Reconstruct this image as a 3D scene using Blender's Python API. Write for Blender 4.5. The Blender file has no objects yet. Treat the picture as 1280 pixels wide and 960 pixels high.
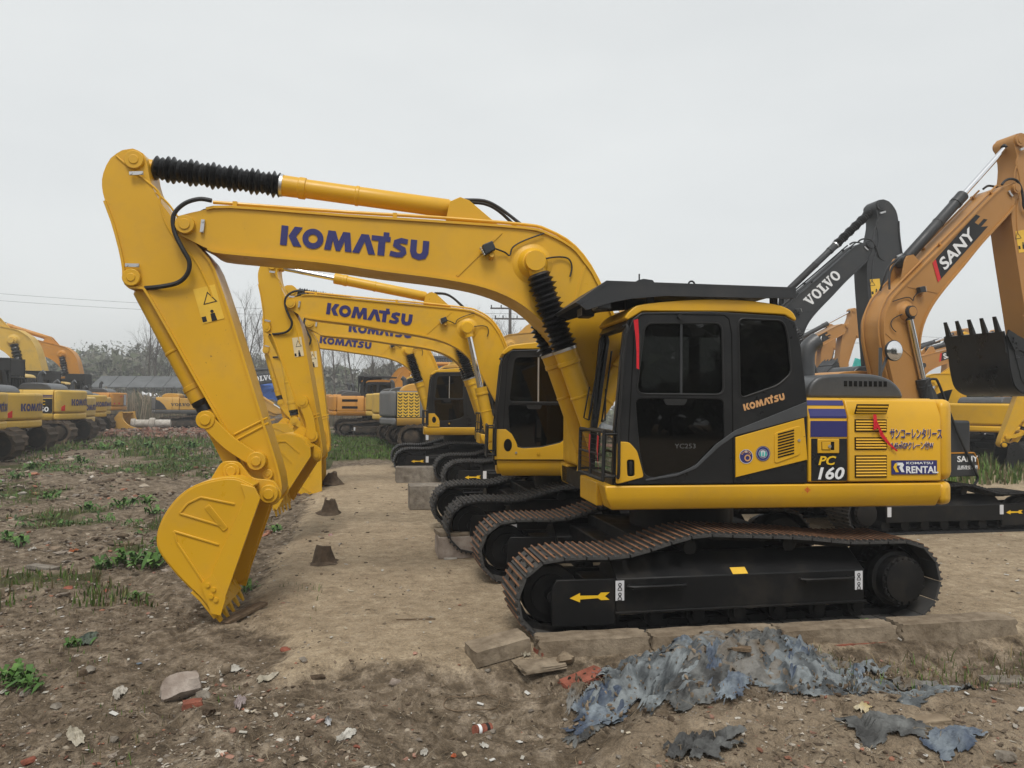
import bpy, math, random
import numpy as np
from mathutils import Vector, Matrix
R = math.radians
scene = bpy.context.scene
COL = scene.collection
random.seed(7)
# ------------------------------------------------------------------ camera
cam_d = bpy.data.cameras.new('camera')
cam_o = bpy.data.objects.new('camera', cam_d)
COL.objects.link(cam_o)
cam_d.sensor_fit = 'HORIZONTAL'
cam_d.sensor_width = 36.0
cam_d.lens = 36.0 * 940 / 1280
cam_d.clip_start = 0.05
cam_d.clip_end = 4000
CAM = Vector((-3.20, -7.27, 1.95))
_y, _p, _r = R(11.1), R(1.35), R(0.4)
FWD = Vector((math.sin(_y) * math.cos(_p), math.cos(_y) * math.cos(_p), math.sin(_p)))
RGT = Vector((math.cos(_y), -math.sin(_y), 0))
UP = RGT.cross(FWD)
RG2 = RGT * math.cos(_r) + UP * math.sin(_r)
UP2 = -RGT * math.sin(_r) + UP * math.cos(_r)
m3 = Matrix((RG2, UP2, -FWD)).transposed()
cam_o.matrix_world = Matrix.Translation(CAM) @ m3.to_4x4()
scene.camera = cam_o
# ------------------------------------------------------------------ sky, sun, exposure (overcast)
SUN_EL, SUN_AZ = R(60), R(195)          # azimuth clockwise from +Y
world = bpy.data.worlds.new('World')
scene.world = world
world.use_nodes = True
wn = world.node_tree
wn.nodes.clear()
sky = wn.nodes.new('ShaderNodeTexSky')
sky.sky_type = 'NISHITA'
sky.sun_disc = False
sky.sun_elevation = SUN_EL
sky.sun_rotation = SUN_AZ
sky.air_density = 1.0
sky.dust_density = 4.0
sky.ozone_density = 1.0
hs = wn.nodes.new('ShaderNodeHueSaturation')
hs.inputs['Saturation'].default_value = 0.35
mixw = wn.nodes.new('ShaderNodeMix')
mixw.data_type = 'RGBA'
mixw.inputs[0].default_value = 0.72
wt = wn.nodes.new('ShaderNodeTexCoord'); wnz = wn.nodes.new('ShaderNodeTexNoise'); wnz.inputs['Scale'].default_value = 2.2; wnz.inputs['Detail'].default_value = 4
wmp = wn.nodes.new('ShaderNodeMapping'); wmp.inputs['Scale'].default_value = (1, 1, 3.0); wn.links.new(wt.outputs['Generated'], wmp.inputs[0]); wn.links.new(wmp.outputs[0], wnz.inputs['Vector'])
wrp = wn.nodes.new('ShaderNodeValToRGB'); wrp.color_ramp.elements[0].position = .3; wrp.color_ramp.elements[1].position = .7
wrp.color_ramp.elements[0].color = (.90, .905, .90, 1); wrp.color_ramp.elements[1].color = (1, 1, .985, 1)
wml = wn.nodes.new('ShaderNodeMix'); wml.data_type = 'RGBA'; wml.blend_type = 'MULTIPLY'; wml.inputs[0].default_value = 1; wml.inputs[6].default_value = (6.78, 6.95, 6.95, 1)
wn.links.new(wnz.outputs[0], wrp.inputs[0]); wn.links.new(wrp.outputs[0], wml.inputs[7]); wn.links.new(wml.outputs[2], mixw.inputs[7])      # thin, slightly uneven cloud cover
bg = wn.nodes.new('ShaderNodeBackground')
bg.inputs['Strength'].default_value = 0.104
wo = wn.nodes.new('ShaderNodeOutputWorld')
wn.links.new(sky.outputs[0], hs.inputs['Color'])
wn.links.new(hs.outputs[0], mixw.inputs[6])
wn.links.new(mixw.outputs[2], bg.inputs['Color'])
wn.links.new(bg.outputs[0], wo.inputs['Surface'])
sun_d = bpy.data.lights.new('sun', 'SUN')
sun_d.energy = 1.5
sun_d.angle = R(20)
sun_d.color = (1.0, 0.96, 0.9)
sun_o = bpy.data.objects.new('sun', sun_d)
COL.objects.link(sun_o)
sdir = Vector((math.sin(SUN_AZ) * math.cos(SUN_EL), math.cos(SUN_AZ) * math.cos(SUN_EL), math.sin(SUN_EL)))
sun_o.rotation_euler = (-sdir).to_track_quat('-Z', 'Y').to_euler()
sun_o.location = (0, 0, 30)
vs = scene.view_settings
vs.view_transform = 'Standard'
vs.look = 'None'
vs.exposure = 0.50
vs.gamma = 1.0
vs.use_curve_mapping = False
# ------------------------------------------------------------------ materials
MATS = {}
def _base(name):
    m = bpy.data.materials.new(name)
    m.use_nodes = True
    nt = m.node_tree
    return m, nt, nt.nodes['Principled BSDF']
def _noise(nt, scale, detail=5, rough=.6, coord='Object'):
    tc = nt.nodes.new('ShaderNodeTexCoord')
    n = nt.nodes.new('ShaderNodeTexNoise')
    n.inputs['Scale'].default_value = scale
    n.inputs['Detail'].default_value = detail
    n.inputs['Roughness'].default_value = rough
    nt.links.new(tc.outputs[coord], n.inputs['Vector'])
    return n
def _ramp(nt, src, stops):
    r = nt.nodes.new('ShaderNodeValToRGB')
    cr = r.color_ramp
    while len(cr.elements) < len(stops): cr.elements.new(.5)
    for e, (p, c) in zip(cr.elements, stops):
        e.position = p
        e.color = c if len(c) == 4 else (*c, 1)
    nt.links.new(src, r.inputs[0])
    return r
def _bump(nt, bsdf, src, strength, dist=.01):
    b = nt.nodes.new('ShaderNodeBump')
    b.inputs['Strength'].default_value = strength
    b.inputs['Distance'].default_value = dist
    nt.links.new(src, b.inputs['Height'])
    nt.links.new(b.outputs[0], bsdf.inputs['Normal'])
def paint(name, col, rough=.42, dirt=.35, dirtcol=(.20, .15, .10), spec=.4, orange=True, scale=3.0):
    """painted steel: slight colour drift, dust in blotches, faint orange-peel"""
    m, nt, b = _base(name)
    n1 = _noise(nt, scale, 6, .65)
    n2 = _noise(nt, .9, 3, .5)
    dark = tuple(c * .86 for c in col)
    r1 = _ramp(nt, n2.outputs[0], [(.3, dark), (.7, col)])
    mx = nt.nodes.new('ShaderNodeMix'); mx.data_type = 'RGBA'
    rr = _ramp(nt, n1.outputs[0], [(.50, (0, 0, 0)), (.80, (dirt, dirt, dirt))])
    nt.links.new(rr.outputs[0], mx.inputs[0])
    nt.links.new(r1.outputs[0], mx.inputs[6])
    mx.inputs[7].default_value = (*dirtcol, 1)
    n4 = _noise(nt, 26, 3, .6); n5 = _noise(nt, 1.7, 2, .5)                 # stone chips, only in worn zones
    ch = nt.nodes.new('ShaderNodeMath'); ch.operation = 'MULTIPLY'; c1 = _ramp(nt, n4.outputs[0], [(.70, (0, 0, 0)), (.73, (1, 1, 1))]); c2 = _ramp(nt, n5.outputs[0], [(.52, (0, 0, 0)), (.62, (.8, .8, .8))])
    nt.links.new(c1.outputs[0], ch.inputs[0]); nt.links.new(c2.outputs[0], ch.inputs[1])
    mc = nt.nodes.new('ShaderNodeMix'); mc.data_type = 'RGBA'; nt.links.new(ch.outputs[0], mc.inputs[0]); nt.links.new(mx.outputs[2], mc.inputs[6]); mc.inputs[7].default_value = (dirtcol[0] * .5, dirtcol[1] * .45, dirtcol[2] * .4, 1)
    nt.links.new(mc.outputs[2], b.inputs['Base Color'])
    r2 = _ramp(nt, n1.outputs[0], [(.3, (rough - .08,) * 3), (.75, (rough + .22,) * 3)])
    nt.links.new(r2.outputs[0], b.inputs['Roughness'])
    b.inputs['Specular IOR Level'].default_value = spec
    if orange:
        n3 = _noise(nt, 55, 2, .5)
        _bump(nt, b, n3.outputs[0], .05, .004)
    MATS[name] = m
    return m
def plain(name, col, rough=.6, metal=0, spec=.4, bump=0, bscale=30, var=.0, vscale=6):
    m, nt, b = _base(name)
    b.inputs['Base Color'].default_value = (*col, 1)
    b.inputs['Roughness'].default_value = rough
    b.inputs['Metallic'].default_value = metal
    b.inputs['Specular IOR Level'].default_value = spec
    if var:
        n = _noise(nt, vscale, 6, .65)
        r = _ramp(nt, n.outputs[0], [(.3, tuple(max(0, c * (1 - var)) for c in col)), (.7, tuple(min(1, c * (1 + var)) for c in col))])
        nt.links.new(r.outputs[0], b.inputs['Base Color'])
    if bump:
        n = _noise(nt, bscale, 5, .6)
        _bump(nt, b, n.outputs[0], bump, .02)
    MATS[name] = m
    return m
def glass(name, tint, gl=.9, rough=.02):
    m = bpy.data.materials.new(name); m.use_nodes = True
    nt = m.node_tree; nt.nodes.clear()
    out = nt.nodes.new('ShaderNodeOutputMaterial')
    tr = nt.nodes.new('ShaderNodeBsdfTransparent'); tr.inputs[0].default_value = (*tint, 1)
    gs = nt.nodes.new('ShaderNodeBsdfGlossy'); gs.inputs[0].default_value = (gl, gl, gl, 1); gs.inputs['Roughness'].default_value = rough
    fr = nt.nodes.new('ShaderNodeFresnel'); fr.inputs[0].default_value = 1.5
    mx = nt.nodes.new('ShaderNodeMixShader')
    nt.links.new(fr.outputs[0], mx.inputs[0]); nt.links.new(tr.outputs[0], mx.inputs[1]); nt.links.new(gs.outputs[0], mx.inputs[2])
    nt.links.new(mx.outputs[0], out.inputs['Surface'])
    MATS[name] = m
    return m
def attrcol(name, rough=.85, attr='Col', spec=.25, bump=.4, bscale=25, trans=0):
    """colour per piece stored on the mesh, plus fine mottling"""
    m, nt, b = _base(name)
    a = nt.nodes.new('ShaderNodeAttribute'); a.attribute_name = attr
    n = _noise(nt, 18, 6, .7)
    r = _ramp(nt, n.outputs[0], [(.25, (.65, .65, .65)), (.75, (1.15, 1.15, 1.15))])
    mx = nt.nodes.new('ShaderNodeMix'); mx.data_type = 'RGBA'; mx.blend_type = 'MULTIPLY'
    mx.inputs[0].default_value = 1
    nt.links.new(a.outputs['Color'], mx.inputs[6]); nt.links.new(r.outputs[0], mx.inputs[7])
    nt.links.new(mx.outputs[2], b.inputs['Base Color'])
    b.inputs['Roughness'].default_value = rough
    b.inputs['Specular IOR Level'].default_value = spec
    if bump:
        n2 = _noise(nt, bscale, 6, .7)
        _bump(nt, b, n2.outputs[0], bump, .02)
    MATS[name] = m
    return m
YEL = (.67, .368, .015)
paint('yellow', YEL, .34, .22, (.30, .20, .09))
paint('yellow_row', (.67, .38, .017), .36, .3, (.30, .22, .10))
paint('yellow_old', (.60, .38, .06), .48, .5, (.26, .2, .12))
paint('yellow_pale', (.58, .40, .12), .5, .45, (.28, .22, .14))
paint('orange', (.52, .225, .025), .45, .4, (.22, .15, .09))
paint('volvo_yellow', (.52, .29, .05), .5, .5, (.22, .17, .11))
paint('tan_orange', (.42, .205, .055), .42, .15, (.25, .16, .09))
paint('charcoal', (.028, .030, .033), .45, .25, (.10, .09, .08))
paint('grey_mid', (.13, .13, .13), .5, .5, (.18, .15, .11))
paint('cab_black', (.012, .0125, .0135), .30, .22, (.05, .045, .04), spec=.35)
paint('under_black', (.007, .007, .0075), .45, .55, (.045, .036, .026), spec=.25)
paint('under_mud', (.035, .028, .022), .8, .9, (.14, .10, .065), spec=.2)
paint('shoe_black', (.045, .044, .043), .6, .6, (.10, .085, .065))
paint('shoe_dark', (.022, .022, .023), .55, .4, (.07, .06, .05))
plain('grouser_rust', (.20, .098, .05), .8, .1, .3, .4, 60, .45, 20)
plain('grouser_dark', (.06, .055, .05), .7, .2, .3, .4, 60, .4, 20)
paint('shoe_mud', (.06, .045, .032), .85, .9, (.20, .14, .09), spec=.2)
plain('grouser_mud', (.22, .15, .10), .9, 0, .2, .5, 30, .4, 12)
plain('hood_grey', (.055, .058, .062), .38, 0, .45, .1, 40, .12)
plain('rubber', (.012, .012, .012), .55, 0, .35)
plain('boot_rubber', (.008, .008, .009), .36, 0, .45, .1, 20)
plain('hose', (.014, .014, .015), .5, 0, .4, .25, 120)
plain('chrome', (.75, .76, .78), .12, 1)
plain('zinc', (.55, .55, .55), .38, .9)
plain('dark_gap', (.008, .008, .008), .9, 0, .1)
plain('seat', (.02, .02, .022), .8, 0, .2)
plain('navy', (.030, .030, .135), .45, 0, .35)
plain('white_print', (.72, .73, .74), .5, 0, .3)
plain('grey_print', (.42, .43, .45), .5, 0, .3)
plain('black_print', (.015, .015, .016), .5, 0, .3)
plain('yellow_print', (.75, .46, .02), .5, 0, .3)
plain('gold_print', (.55, .30, .13), .5, 0, .3)
plain('red_print', (.55, .025, .03), .5, 0, .3)
plain('sticker_yellow', (.72, .45, .05), .5, 0, .3, 0, 1, .1)
plain('sticker_cream', (.66, .56, .36), .55, 0, .3, 0, 1, .12)
plain('red_ribbon', (.55, .012, .022), .6, 0, .3, .3, 40)
plain('red_lamp', (.55, .02, .02), .25, 0, .5)
plain('amber', (.8, .35, .03), .25, 0, .5)
plain('lamp_glass', (.42, .42, .40), .18, 0, .6)
plain('label_white', (.58, .58, .6), .5, 0, .3)
plain('teal', (.05, .36, .33), .55, 0, .3, 0, 1, .2)
plain('blind', (.30, .27, .22), .8, 0, .2, 0, 1, .15, 3)
glass('glass_tint', (.12, .125, .12), .95)
glass('glass_dark', (.02, .015, .015), .9)
glass('glass_clear', (.72, .75, .74), .95)
plain('mirror', (.8, .8, .8), .03, 1)
# ------------------------------------------------------------------ geometry helpers
def mat(m): return MATS[m] if isinstance(m, str) else m
def finish(me, smooth=35):
    if smooth:
        me.polygons.foreach_set('use_smooth', [True] * len(me.polygons))
        me.set_sharp_from_angle(angle=R(smooth))
    me.update()
    return me
def obj(name, me, m=None, parent=None, loc=None, rz=None, bevel=0, seg=2):
    o = bpy.data.objects.new(name, me)
    COL.objects.link(o)
    if m is not None and me is not None and len(me.materials) == 0:
        for k in (m if isinstance(m, (list, tuple)) else [m]): me.materials.append(mat(k))
    if parent is not None: o.parent = parent
    if loc is not None: o.location = loc
    if rz: o.rotation_euler = (0, 0, rz)
    if bevel:
        md = o.modifiers.new('bevel', 'BEVEL')
        md.width = bevel; md.segments = seg; md.limit_method = 'ANGLE'; md.angle_limit = R(38)
        md.harden_normals = False
    return o
def thing(name, label, cat, loc=(0, 0, 0), rz=0, group=None, scale=1):
    o = bpy.data.objects.new(name, None)
    COL.objects.link(o)
    o.empty_display_size = .2
    o.location = loc; o.rotation_euler = (0, 0, rz); o.scale = (scale,) * 3
    return tag(o, label, cat, group)
def tag(o, label, cat, group=None):
    o['label'] = label; o['category'] = cat
    if group: o['group'] = group
    return o
def setting(o, kind='structure', label=None):
    o['kind'] = kind
    if label: o['label'] = label
    return o
class B:
    """collects shapes into one mesh"""
    def __init__(s): s.v = []; s.f = []; s.mi = []; s.cur = 0
    def add(s, vs, fs):
        n = len(s.v); s.v += [tuple(v) for v in vs]
        s.f += [tuple(i + n for i in f) for f in fs]; s.mi += [s.cur] * len(fs)
        return s
    def box(s, x0, x1, y0, y1, z0, z1):
        v = [(x, y, z) for x in (x0, x1) for y in (y0, y1) for z in (z0, z1)]
        return s.add(v, [(0, 1, 3, 2), (4, 6, 7, 5), (0, 4, 5, 1), (2, 3, 7, 6), (0, 2, 6, 4), (1, 5, 7, 3)])
    def prism(s, p, y0, y1, axis='y'):
        """polygon of (x, z) pairs extruded along y (or other axis)"""
        n = len(p)
        if axis == 'y': v = [(a, y0, b) for a, b in p] + [(a, y1, b) for a, b in p]
        elif axis == 'x': v = [(y0, a, b) for a, b in p] + [(y1, a, b) for a, b in p]
        else: v = [(a, b, y0) for a, b in p] + [(a, b, y1) for a, b in p]
        area = sum(p[i][0] * p[(i + 1) % n][1] - p[(i + 1) % n][0] * p[i][1] for i in range(n))
        flip = (area < 0) != (axis in ('x', 'z'))
        c0 = tuple(range(n)); c1 = tuple(range(2 * n - 1, n - 1, -1))
        fs = [c0, c1] + [(i, i + n, (i + 1) % n + n, (i + 1) % n) for i in range(n)]
        if flip: fs = [f[::-1] for f in fs]
        return s.add(v, fs)
    def cyl(s, a, b, r, n=16, r2=None, cap=True):
        a = Vector(a); b = Vector(b); r2 = r if r2 is None else r2
        d = (b - a).normalized(); u = d.orthogonal().normalized(); w = d.cross(u)
        v = []
        for c, q in ((a, r), (b, r2)):
            v += [c + (u * math.cos(t) + w * math.sin(t)) * q for t in [2 * math.pi * i / n for i in range(n)]]
        fs = [(i, (i + 1) % n, (i + 1) % n + n, i + n) for i in range(n)]
        if cap: fs += [tuple(range(n - 1, -1, -1)), tuple(range(n, 2 * n))]
        return s.add(v, fs)
    def lathe(s, a, b, prof, n=20):
        """prof: list of (t along a-b, radius)"""
        a = Vector(a); b = Vector(b); d = b - a; dn = d.normalized(); u = dn.orthogonal().normalized(); w = dn.cross(u)
        v = []
        for t, r in prof:
            c = a + d * t
            v += [c + (u * math.cos(2 * math.pi * i / n) + w * math.sin(2 * math.pi * i / n)) * r for i in range(n)]
        k = len(prof); fs = []
        for j in range(k - 1):
            fs += [(j * n + i, j * n + (i + 1) % n, (j + 1) * n + (i + 1) % n, (j + 1) * n + i) for i in range(n)]
        fs += [tuple(range(n - 1, -1, -1)), tuple(range((k - 1) * n, k * n))]
        return s.add(v, fs)
    def tube(s, path, r, n=8, closed=False, taper=None):
        P = [Vector(p) for p in path]; k = len(P); v = []
        t0 = (P[1] - P[0]).normalized(); u = t0.orthogonal().normalized()
        for i, p in enumerate(P):
            t = (P[min(i + 1, k - 1)] - P[max(i - 1, 0)]).normalized()
            u = (u - t * u.dot(t)).normalized(); w = t.cross(u)
            q = r if taper is None else r * (1 + (taper - 1) * i / (k - 1))
            v += [p + (u * math.cos(2 * math.pi * j / n) + w * math.sin(2 * math.pi * j / n)) * q for j in range(n)]
        fs = [(i * n + j, i * n + (j + 1) % n, (i + 1) * n + (j + 1) % n, (i + 1) * n + j) for i in range(k - 1) for j in range(n)]
        fs += [tuple(range(n - 1, -1, -1)), tuple(range((k - 1) * n, k * n))]
        return s.add(v, fs)
    def strip(s, path, y0, y1, th):
        """flange: (x, z) polyline swept, width y0..y1, thickness th"""
        up = []; dn = []
        for i, (x, z) in enumerate(path):
            ax, az = path[max(i - 1, 0)]; bx, bz = path[min(i + 1, len(path) - 1)]
            l = math.hypot(bx - ax, bz - az); nx, nz = -(bz - az) / l, (bx - ax) / l
            up.append((x + nx * th / 2, z + nz * th / 2)); dn.append((x - nx * th / 2, z - nz * th / 2))
        return s.prism(up + dn[::-1], y0, y1)
    def mesh(s, name='m', smooth=35):
        me = bpy.data.meshes.new(name)
        me.from_pydata(s.v, [], s.f)
        if any(s.mi): me.polygons.foreach_set('material_index', s.mi)
        return finish(me, smooth)
    def make(s, name, m, parent=None, bevel=0, rz=None, smooth=35, xf=None, seg=2):
        me = s.mesh(name, smooth)
        if xf is not None: me.transform(xf)
        return obj(name, me, m, parent, rz=rz, bevel=bevel, seg=seg)
def smooth_path(pts, sub=6):
    """Catmull-Rom through points (any dimension)"""
    P = [Vector(p) for p in pts]; out = []
    for i in range(len(P) - 1):
        p0 = P[max(i - 1, 0)]; p1 = P[i]; p2 = P[i + 1]; p3 = P[min(i + 2, len(P) - 1)]
        for j in range(sub):
            t = j / sub
            out.append(.5 * ((2 * p1) + (p2 - p0) * t + (2 * p0 - 5 * p1 + 4 * p2 - p3) * t * t + (3 * p1 - p0 - 3 * p2 + p3) * t ** 3))
    out.append(P[-1])
    return out
def sp2(pts, sub=5): return [(p[0], p[1]) for p in smooth_path([(a, b, 0) for a, b in pts], sub)]
XZ = Matrix(((1, 0, 0, 0), (0, 0, -1, 0), (0, 1, 0, 0), (0, 0, 0, 1)))
def rnd_poly(pts, r=.04, n=4):
    """round the corners of a polygon"""
    out = []; k = len(pts)
    for i in range(k):
        a = Vector(pts[i - 1]); b = Vector(pts[i]); c = Vector(pts[(i + 1) % k])
        d1 = (a - b); d2 = (c - b); q = min(r, d1.length * .45, d2.length * .45)
        p1 = b + d1.normalized() * q; p2 = b + d2.normalized() * q
        for j in range(n + 1):
            t = j / n
            out.append(tuple((1 - t) ** 2 * p1 + 2 * t * (1 - t) * b + t * t * p2))
    return out
def plate(outer, holes, y, th, bev=0.0, res=1):
    """plate in the x-z plane with openings, centred on y, thickness th"""
    cu = bpy.data.curves.new('c', 'CURVE'); cu.dimensions = '2D'; cu.fill_mode = 'BOTH'
    cu.extrude = th / 2 - bev; cu.bevel_depth = bev; cu.bevel_resolution = res; cu.offset = -bev
    for poly in [outer] + list(holes):
        sp = cu.splines.new('POLY'); sp.points.add(len(poly) - 1); sp.use_cyclic_u = True
        for q, (a, b) in zip(sp.points, poly): q.co = (a, b, 0, 1)
    o = bpy.data.objects.new('c', cu)
    me = bpy.data.meshes.new_from_object(o)
    bpy.data.objects.remove(o); bpy.data.curves.remove(cu)
    me.transform(Matrix.Translation((0, y, 0)) @ XZ)
    me.materials.clear()
    return finish(me, 35)
# ------------------------------------------------------------------ lettering
def text_mesh(txt, h, bold=.0, shear=0, align='LEFT', sx=1.0):
    cu = bpy.data.curves.new('t', 'FONT'); cu.body = txt; cu.size = h / .70; cu.shear = shear
    cu.offset = bold * h; cu.extrude = .0015; cu.align_x = align; cu.resolution_u = 3
    o = bpy.data.objects.new('t', cu)
    me = bpy.data.meshes.new_from_object(o)
    bpy.data.objects.remove(o); bpy.data.curves.remove(cu)
    if sx != 1: me.transform(Matrix.Diagonal((sx, 1, 1, 1)))
    me.materials.clear()
    return me
def stroke(b, pts, w):
    n = len(pts); L = []; Q = []
    for i in range(n):
        p = Vector(pts[i]); d1 = (p - Vector(pts[i - 1])).normalized() if i else None
        d2 = (Vector(pts[i + 1]) - p).normalized() if i < n - 1 else None
        d = ((d1 or d2) + (d2 or d1)).normalized()
        nn = Vector((-d.y, d.x)); k = 1 / max(.5, nn.dot(Vector((-(d2 or d1).y, (d2 or d1).x))))
        L.append(p + nn * w / 2 * k); Q.append(p - nn * w / 2 * k)
    for i in range(n - 1):
        b.add([(*Q[i], 0), (*Q[i + 1], 0), (*L[i + 1], 0), (*L[i], 0)], [(0, 1, 2, 3)])
def poly(b, pts, dx=0): b.add([(x + dx, y, 0) for x, y in pts], [tuple(range(len(pts)))])
def ring(b, cx, cy, rx, ry, ix, iy, n=24):
    for i in range(n):
        t0, t1 = 2 * math.pi * i / n, 2 * math.pi * (i + 1) / n
        b.add([(cx + ix * math.cos(t0), cy + iy * math.sin(t0), 0), (cx + rx * math.cos(t0), cy + ry * math.sin(t0), 0),
               (cx + rx * math.cos(t1), cy + ry * math.sin(t1), 0), (cx + ix * math.cos(t1), cy + iy * math.sin(t1), 0)], [(0, 1, 2, 3)])
def logo_k():
    """seven heavy capitals, the T with a raised square; height 1"""
    b = B(); x = 0
    poly(b, [(0, 0), (.32, 0), (.32, 1), (0, 1)]); poly(b, [(.36, .5), (.62, 0), (1.02, 0), (.72, .5), (1.0, 1), (.62, 1)])
    ring(b, 1.52, .48, .50, .52, .22, .22)
    poly(b, [(2.08, 0), (2.22, 1), (2.56, 1), (2.74, .5), (2.92, 1), (3.26, 1), (3.40, 0), (3.08, 0), (3.02, .52), (2.84, 0), (2.64, 0), (2.46, .52), (2.40, 0)])
    poly(b, [(3.42, 0), (3.80, 1), (4.16, 1), (4.54, 0), (4.20, 0), (3.98, .62), (3.76, 0)])
    poly(b, [(4.30, .74), (4.30, 1.0), (4.86, 1.0), (4.86, 1.22), (5.14, 1.22), (5.14, 1.0), (5.22, 1.0), (5.22, .74), (4.98, .74), (4.98, 0), (4.64, 0), (4.64, .74)])
    stroke(b, [(6.06, .84), (5.75, .88), (5.52, .78), (5.50, .62), (5.68, .52), (5.86, .44), (5.90, .28), (5.78, .14), (5.55, .12), (5.24, .17)], .27)
    stroke(b, [(6.36, 1), (6.36, .40), (6.44, .20), (6.66, .13), (6.88, .20), (6.96, .40), (6.96, 1)], .31)
    return b.mesh('lettering', 0)
def logo_v():
    """five slab-serif capitals; height 1"""
    b = B()
    def V(x):
        poly(b, [(x + .10, .88), (x + .42, 0), (x + .62, 0), (x + .98, .88), (x + .80, .88), (x + .58, .34), (x + .42, .88)])
        poly(b, [(x, .86), (x + .52, .86), (x + .52, 1), (x, 1)]); poly(b, [(x + .70, .86), (x + 1.1, .86), (x + 1.1, 1), (x + .70, 1)])
    V(0); ring(b, 1.62, .5, .50, .52, .22, .34)
    poly(b, [(2.2, 0), (3.1, 0), (3.1, .38), (2.98, .38), (2.9, .14), (2.68, .14), (2.68, .86), (2.82, .86), (2.82, 1), (2.2, 1), (2.2, .86), (2.36, .86), (2.36, .14), (2.2, .14)])
    V(3.05); ring(b, 4.68, .5, .50, .52, .22, .34)
    return b.mesh('lettering', 0)
LOGO_K = logo_k(); LOGO_V = logo_v()
def put_flat(name, me, m, parent, x, z, y, ang=0, size=1.0, sx=1.0, side=-1, rz=None, xf=None, copy=True):
    """stand a flat mesh (x right, y up) on a wall facing -y (side -1) or +y (side +1)"""
    if copy: me = me.copy()
    M = Matrix.Translation((x, y, z)) @ (Matrix.Rotation(math.pi, 4, 'Z') if side > 0 else Matrix.Identity(4)) @ \
        Matrix.Rotation(-ang, 4, 'Y') @ XZ @ Matrix.Diagonal((size * sx, size, 1, 1))
    me.transform(M)
    if xf is not None: me.transform(xf)
    return obj(name, me, m, parent, rz=rz)
def put_text(name, txt, m, parent, x, z, y, h, ang=0, bold=.02, shear=0, side=-1, sx=1.0, align='LEFT', rz=None, xf=None):
    return put_flat(name, text_mesh(txt, h, bold, shear, align, sx), m, parent, x, z, y, ang, 1, 1, side, rz, xf, False)
def rect_mesh(w, h, th=.002):
    return B().box(0, w, 0, h, -th, th).mesh('panel', 0)
def put_rect(name, m, parent, x, z, y, w, h, ang=0, side=-1, rz=None, xf=None, th=.002):
    return put_flat(name, rect_mesh(w, h, th), m, parent, x, z, y, ang, 1, 1, side, rz, xf, False)
# ------------------------------------------------------------------ excavators
FOOT = (-.42, 1.55); TIP = (-4.80, 3.55); BPIN = (-4.02, 1.08)
BOOM_TOP = [(-4.88, 3.63), (-4.68, 3.69), (-4.41, 3.735), (-3.4, 3.70), (-2.58, 3.68), (-1.65, 3.65), (-1.41, 3.60), (-1.17, 3.48), (-1.04, 3.34), (-.90, 3.13), (-.60, 2.45), (-.30, 1.62)]
BOOM_BOT = [(-4.88, 3.47), (-4.75, 3.41), (-4.60, 3.34), (-4.44, 3.305), (-3.6, 3.255), (-3.02, 3.19), (-2.42, 3.13), (-2.03, 3.06), (-1.72, 2.94), (-1.48, 2.76), (-1.24, 2.48), (-.95, 2.0), (-.56, 1.48)]
ARM_L = [(-5.39, 4.24), (-5.49, 4.16), (-5.55, 4.02), (-5.56, 3.90), (-5.53, 3.76), (-5.46, 3.57), (-5.39, 3.32), (-5.355, 3.14), (-5.35, 3.04), (-5.30, 2.97), (-5.20, 2.97), (-5.11, 2.86), (-4.68, 2.09), (-4.31, 1.43), (-4.13, 1.02)]
ARM_R = [(-5.30, 4.26), (-5.21, 4.22), (-5.17, 4.12), (-5.15, 4.0), (-5.09, 3.84), (-4.95, 3.64), (-4.77, 3.42), (-4.61, 3.25), (-4.51, 3.02), (-4.33, 2.47), (-4.10, 1.73), (-3.98, 1.36), (-3.93, 1.13), (-3.96, 1.02), (-4.03, .98)]
BK_SHELL = [(-4.12, 1.17), (-4.26, 1.235), (-4.39, 1.235), (-4.6, 1.18), (-4.75, 1.07), (-4.86, .91), (-4.91, .75), (-4.885, .61), (-4.73, .40), (-4.54, .20), (-4.46, .085)]
def rotm(c, ang, s=1):
    T = Matrix.Translation((c[0], 0, c[1]))
    return T @ Matrix.Rotation(R(ang), 4, 'Y') @ Matrix.Scale(s, 4) @ T.inverted()
def thin(k):
    """squeeze the arm across its length"""
    a = math.atan2(BPIN[1] - TIP[1], BPIN[0] - TIP[0]); T = Matrix.Translation((TIP[0], 0, TIP[1])) @ Matrix.Rotation(-a, 4, 'Y')
    return T @ Matrix.Diagonal((1, 1, k, 1)) @ T.inverted()
def thick(k):
    """deepen the boom across its length"""
    a = math.atan2(TIP[1] - FOOT[1], TIP[0] - FOOT[0]); T = Matrix.Translation((TIP[0], 0, TIP[1])) @ Matrix.Rotation(-a, 4, 'Y')
    return T @ Matrix.Diagonal((1, 1, k, 1)) @ T.inverted()
def tp(M, p, y=0): return M @ Vector((p[0], y, p[1]))
def track_path():
    p = [(1.2 - i * .2, 0) for i in range(15)]
    p += [(-1.64 + .335 * math.sin(-t), .335 - .335 * math.cos(t)) for t in [math.pi * i / 12 for i in range(13)]]
    p += sp2([(-1.4, .672), (-1.12, .665), (-.92, .695), (-.62, .78), (-.36, .83), (-.05, .815), (.24, .80), (.62, .775), (1.0, .73), (1.3, .722)], 4)
    p += [(1.59 + .36 * math.sin(t), .36 + .36 * math.cos(t)) for t in [math.pi * i / 12 for i in range(13)]]
    return p
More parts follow.
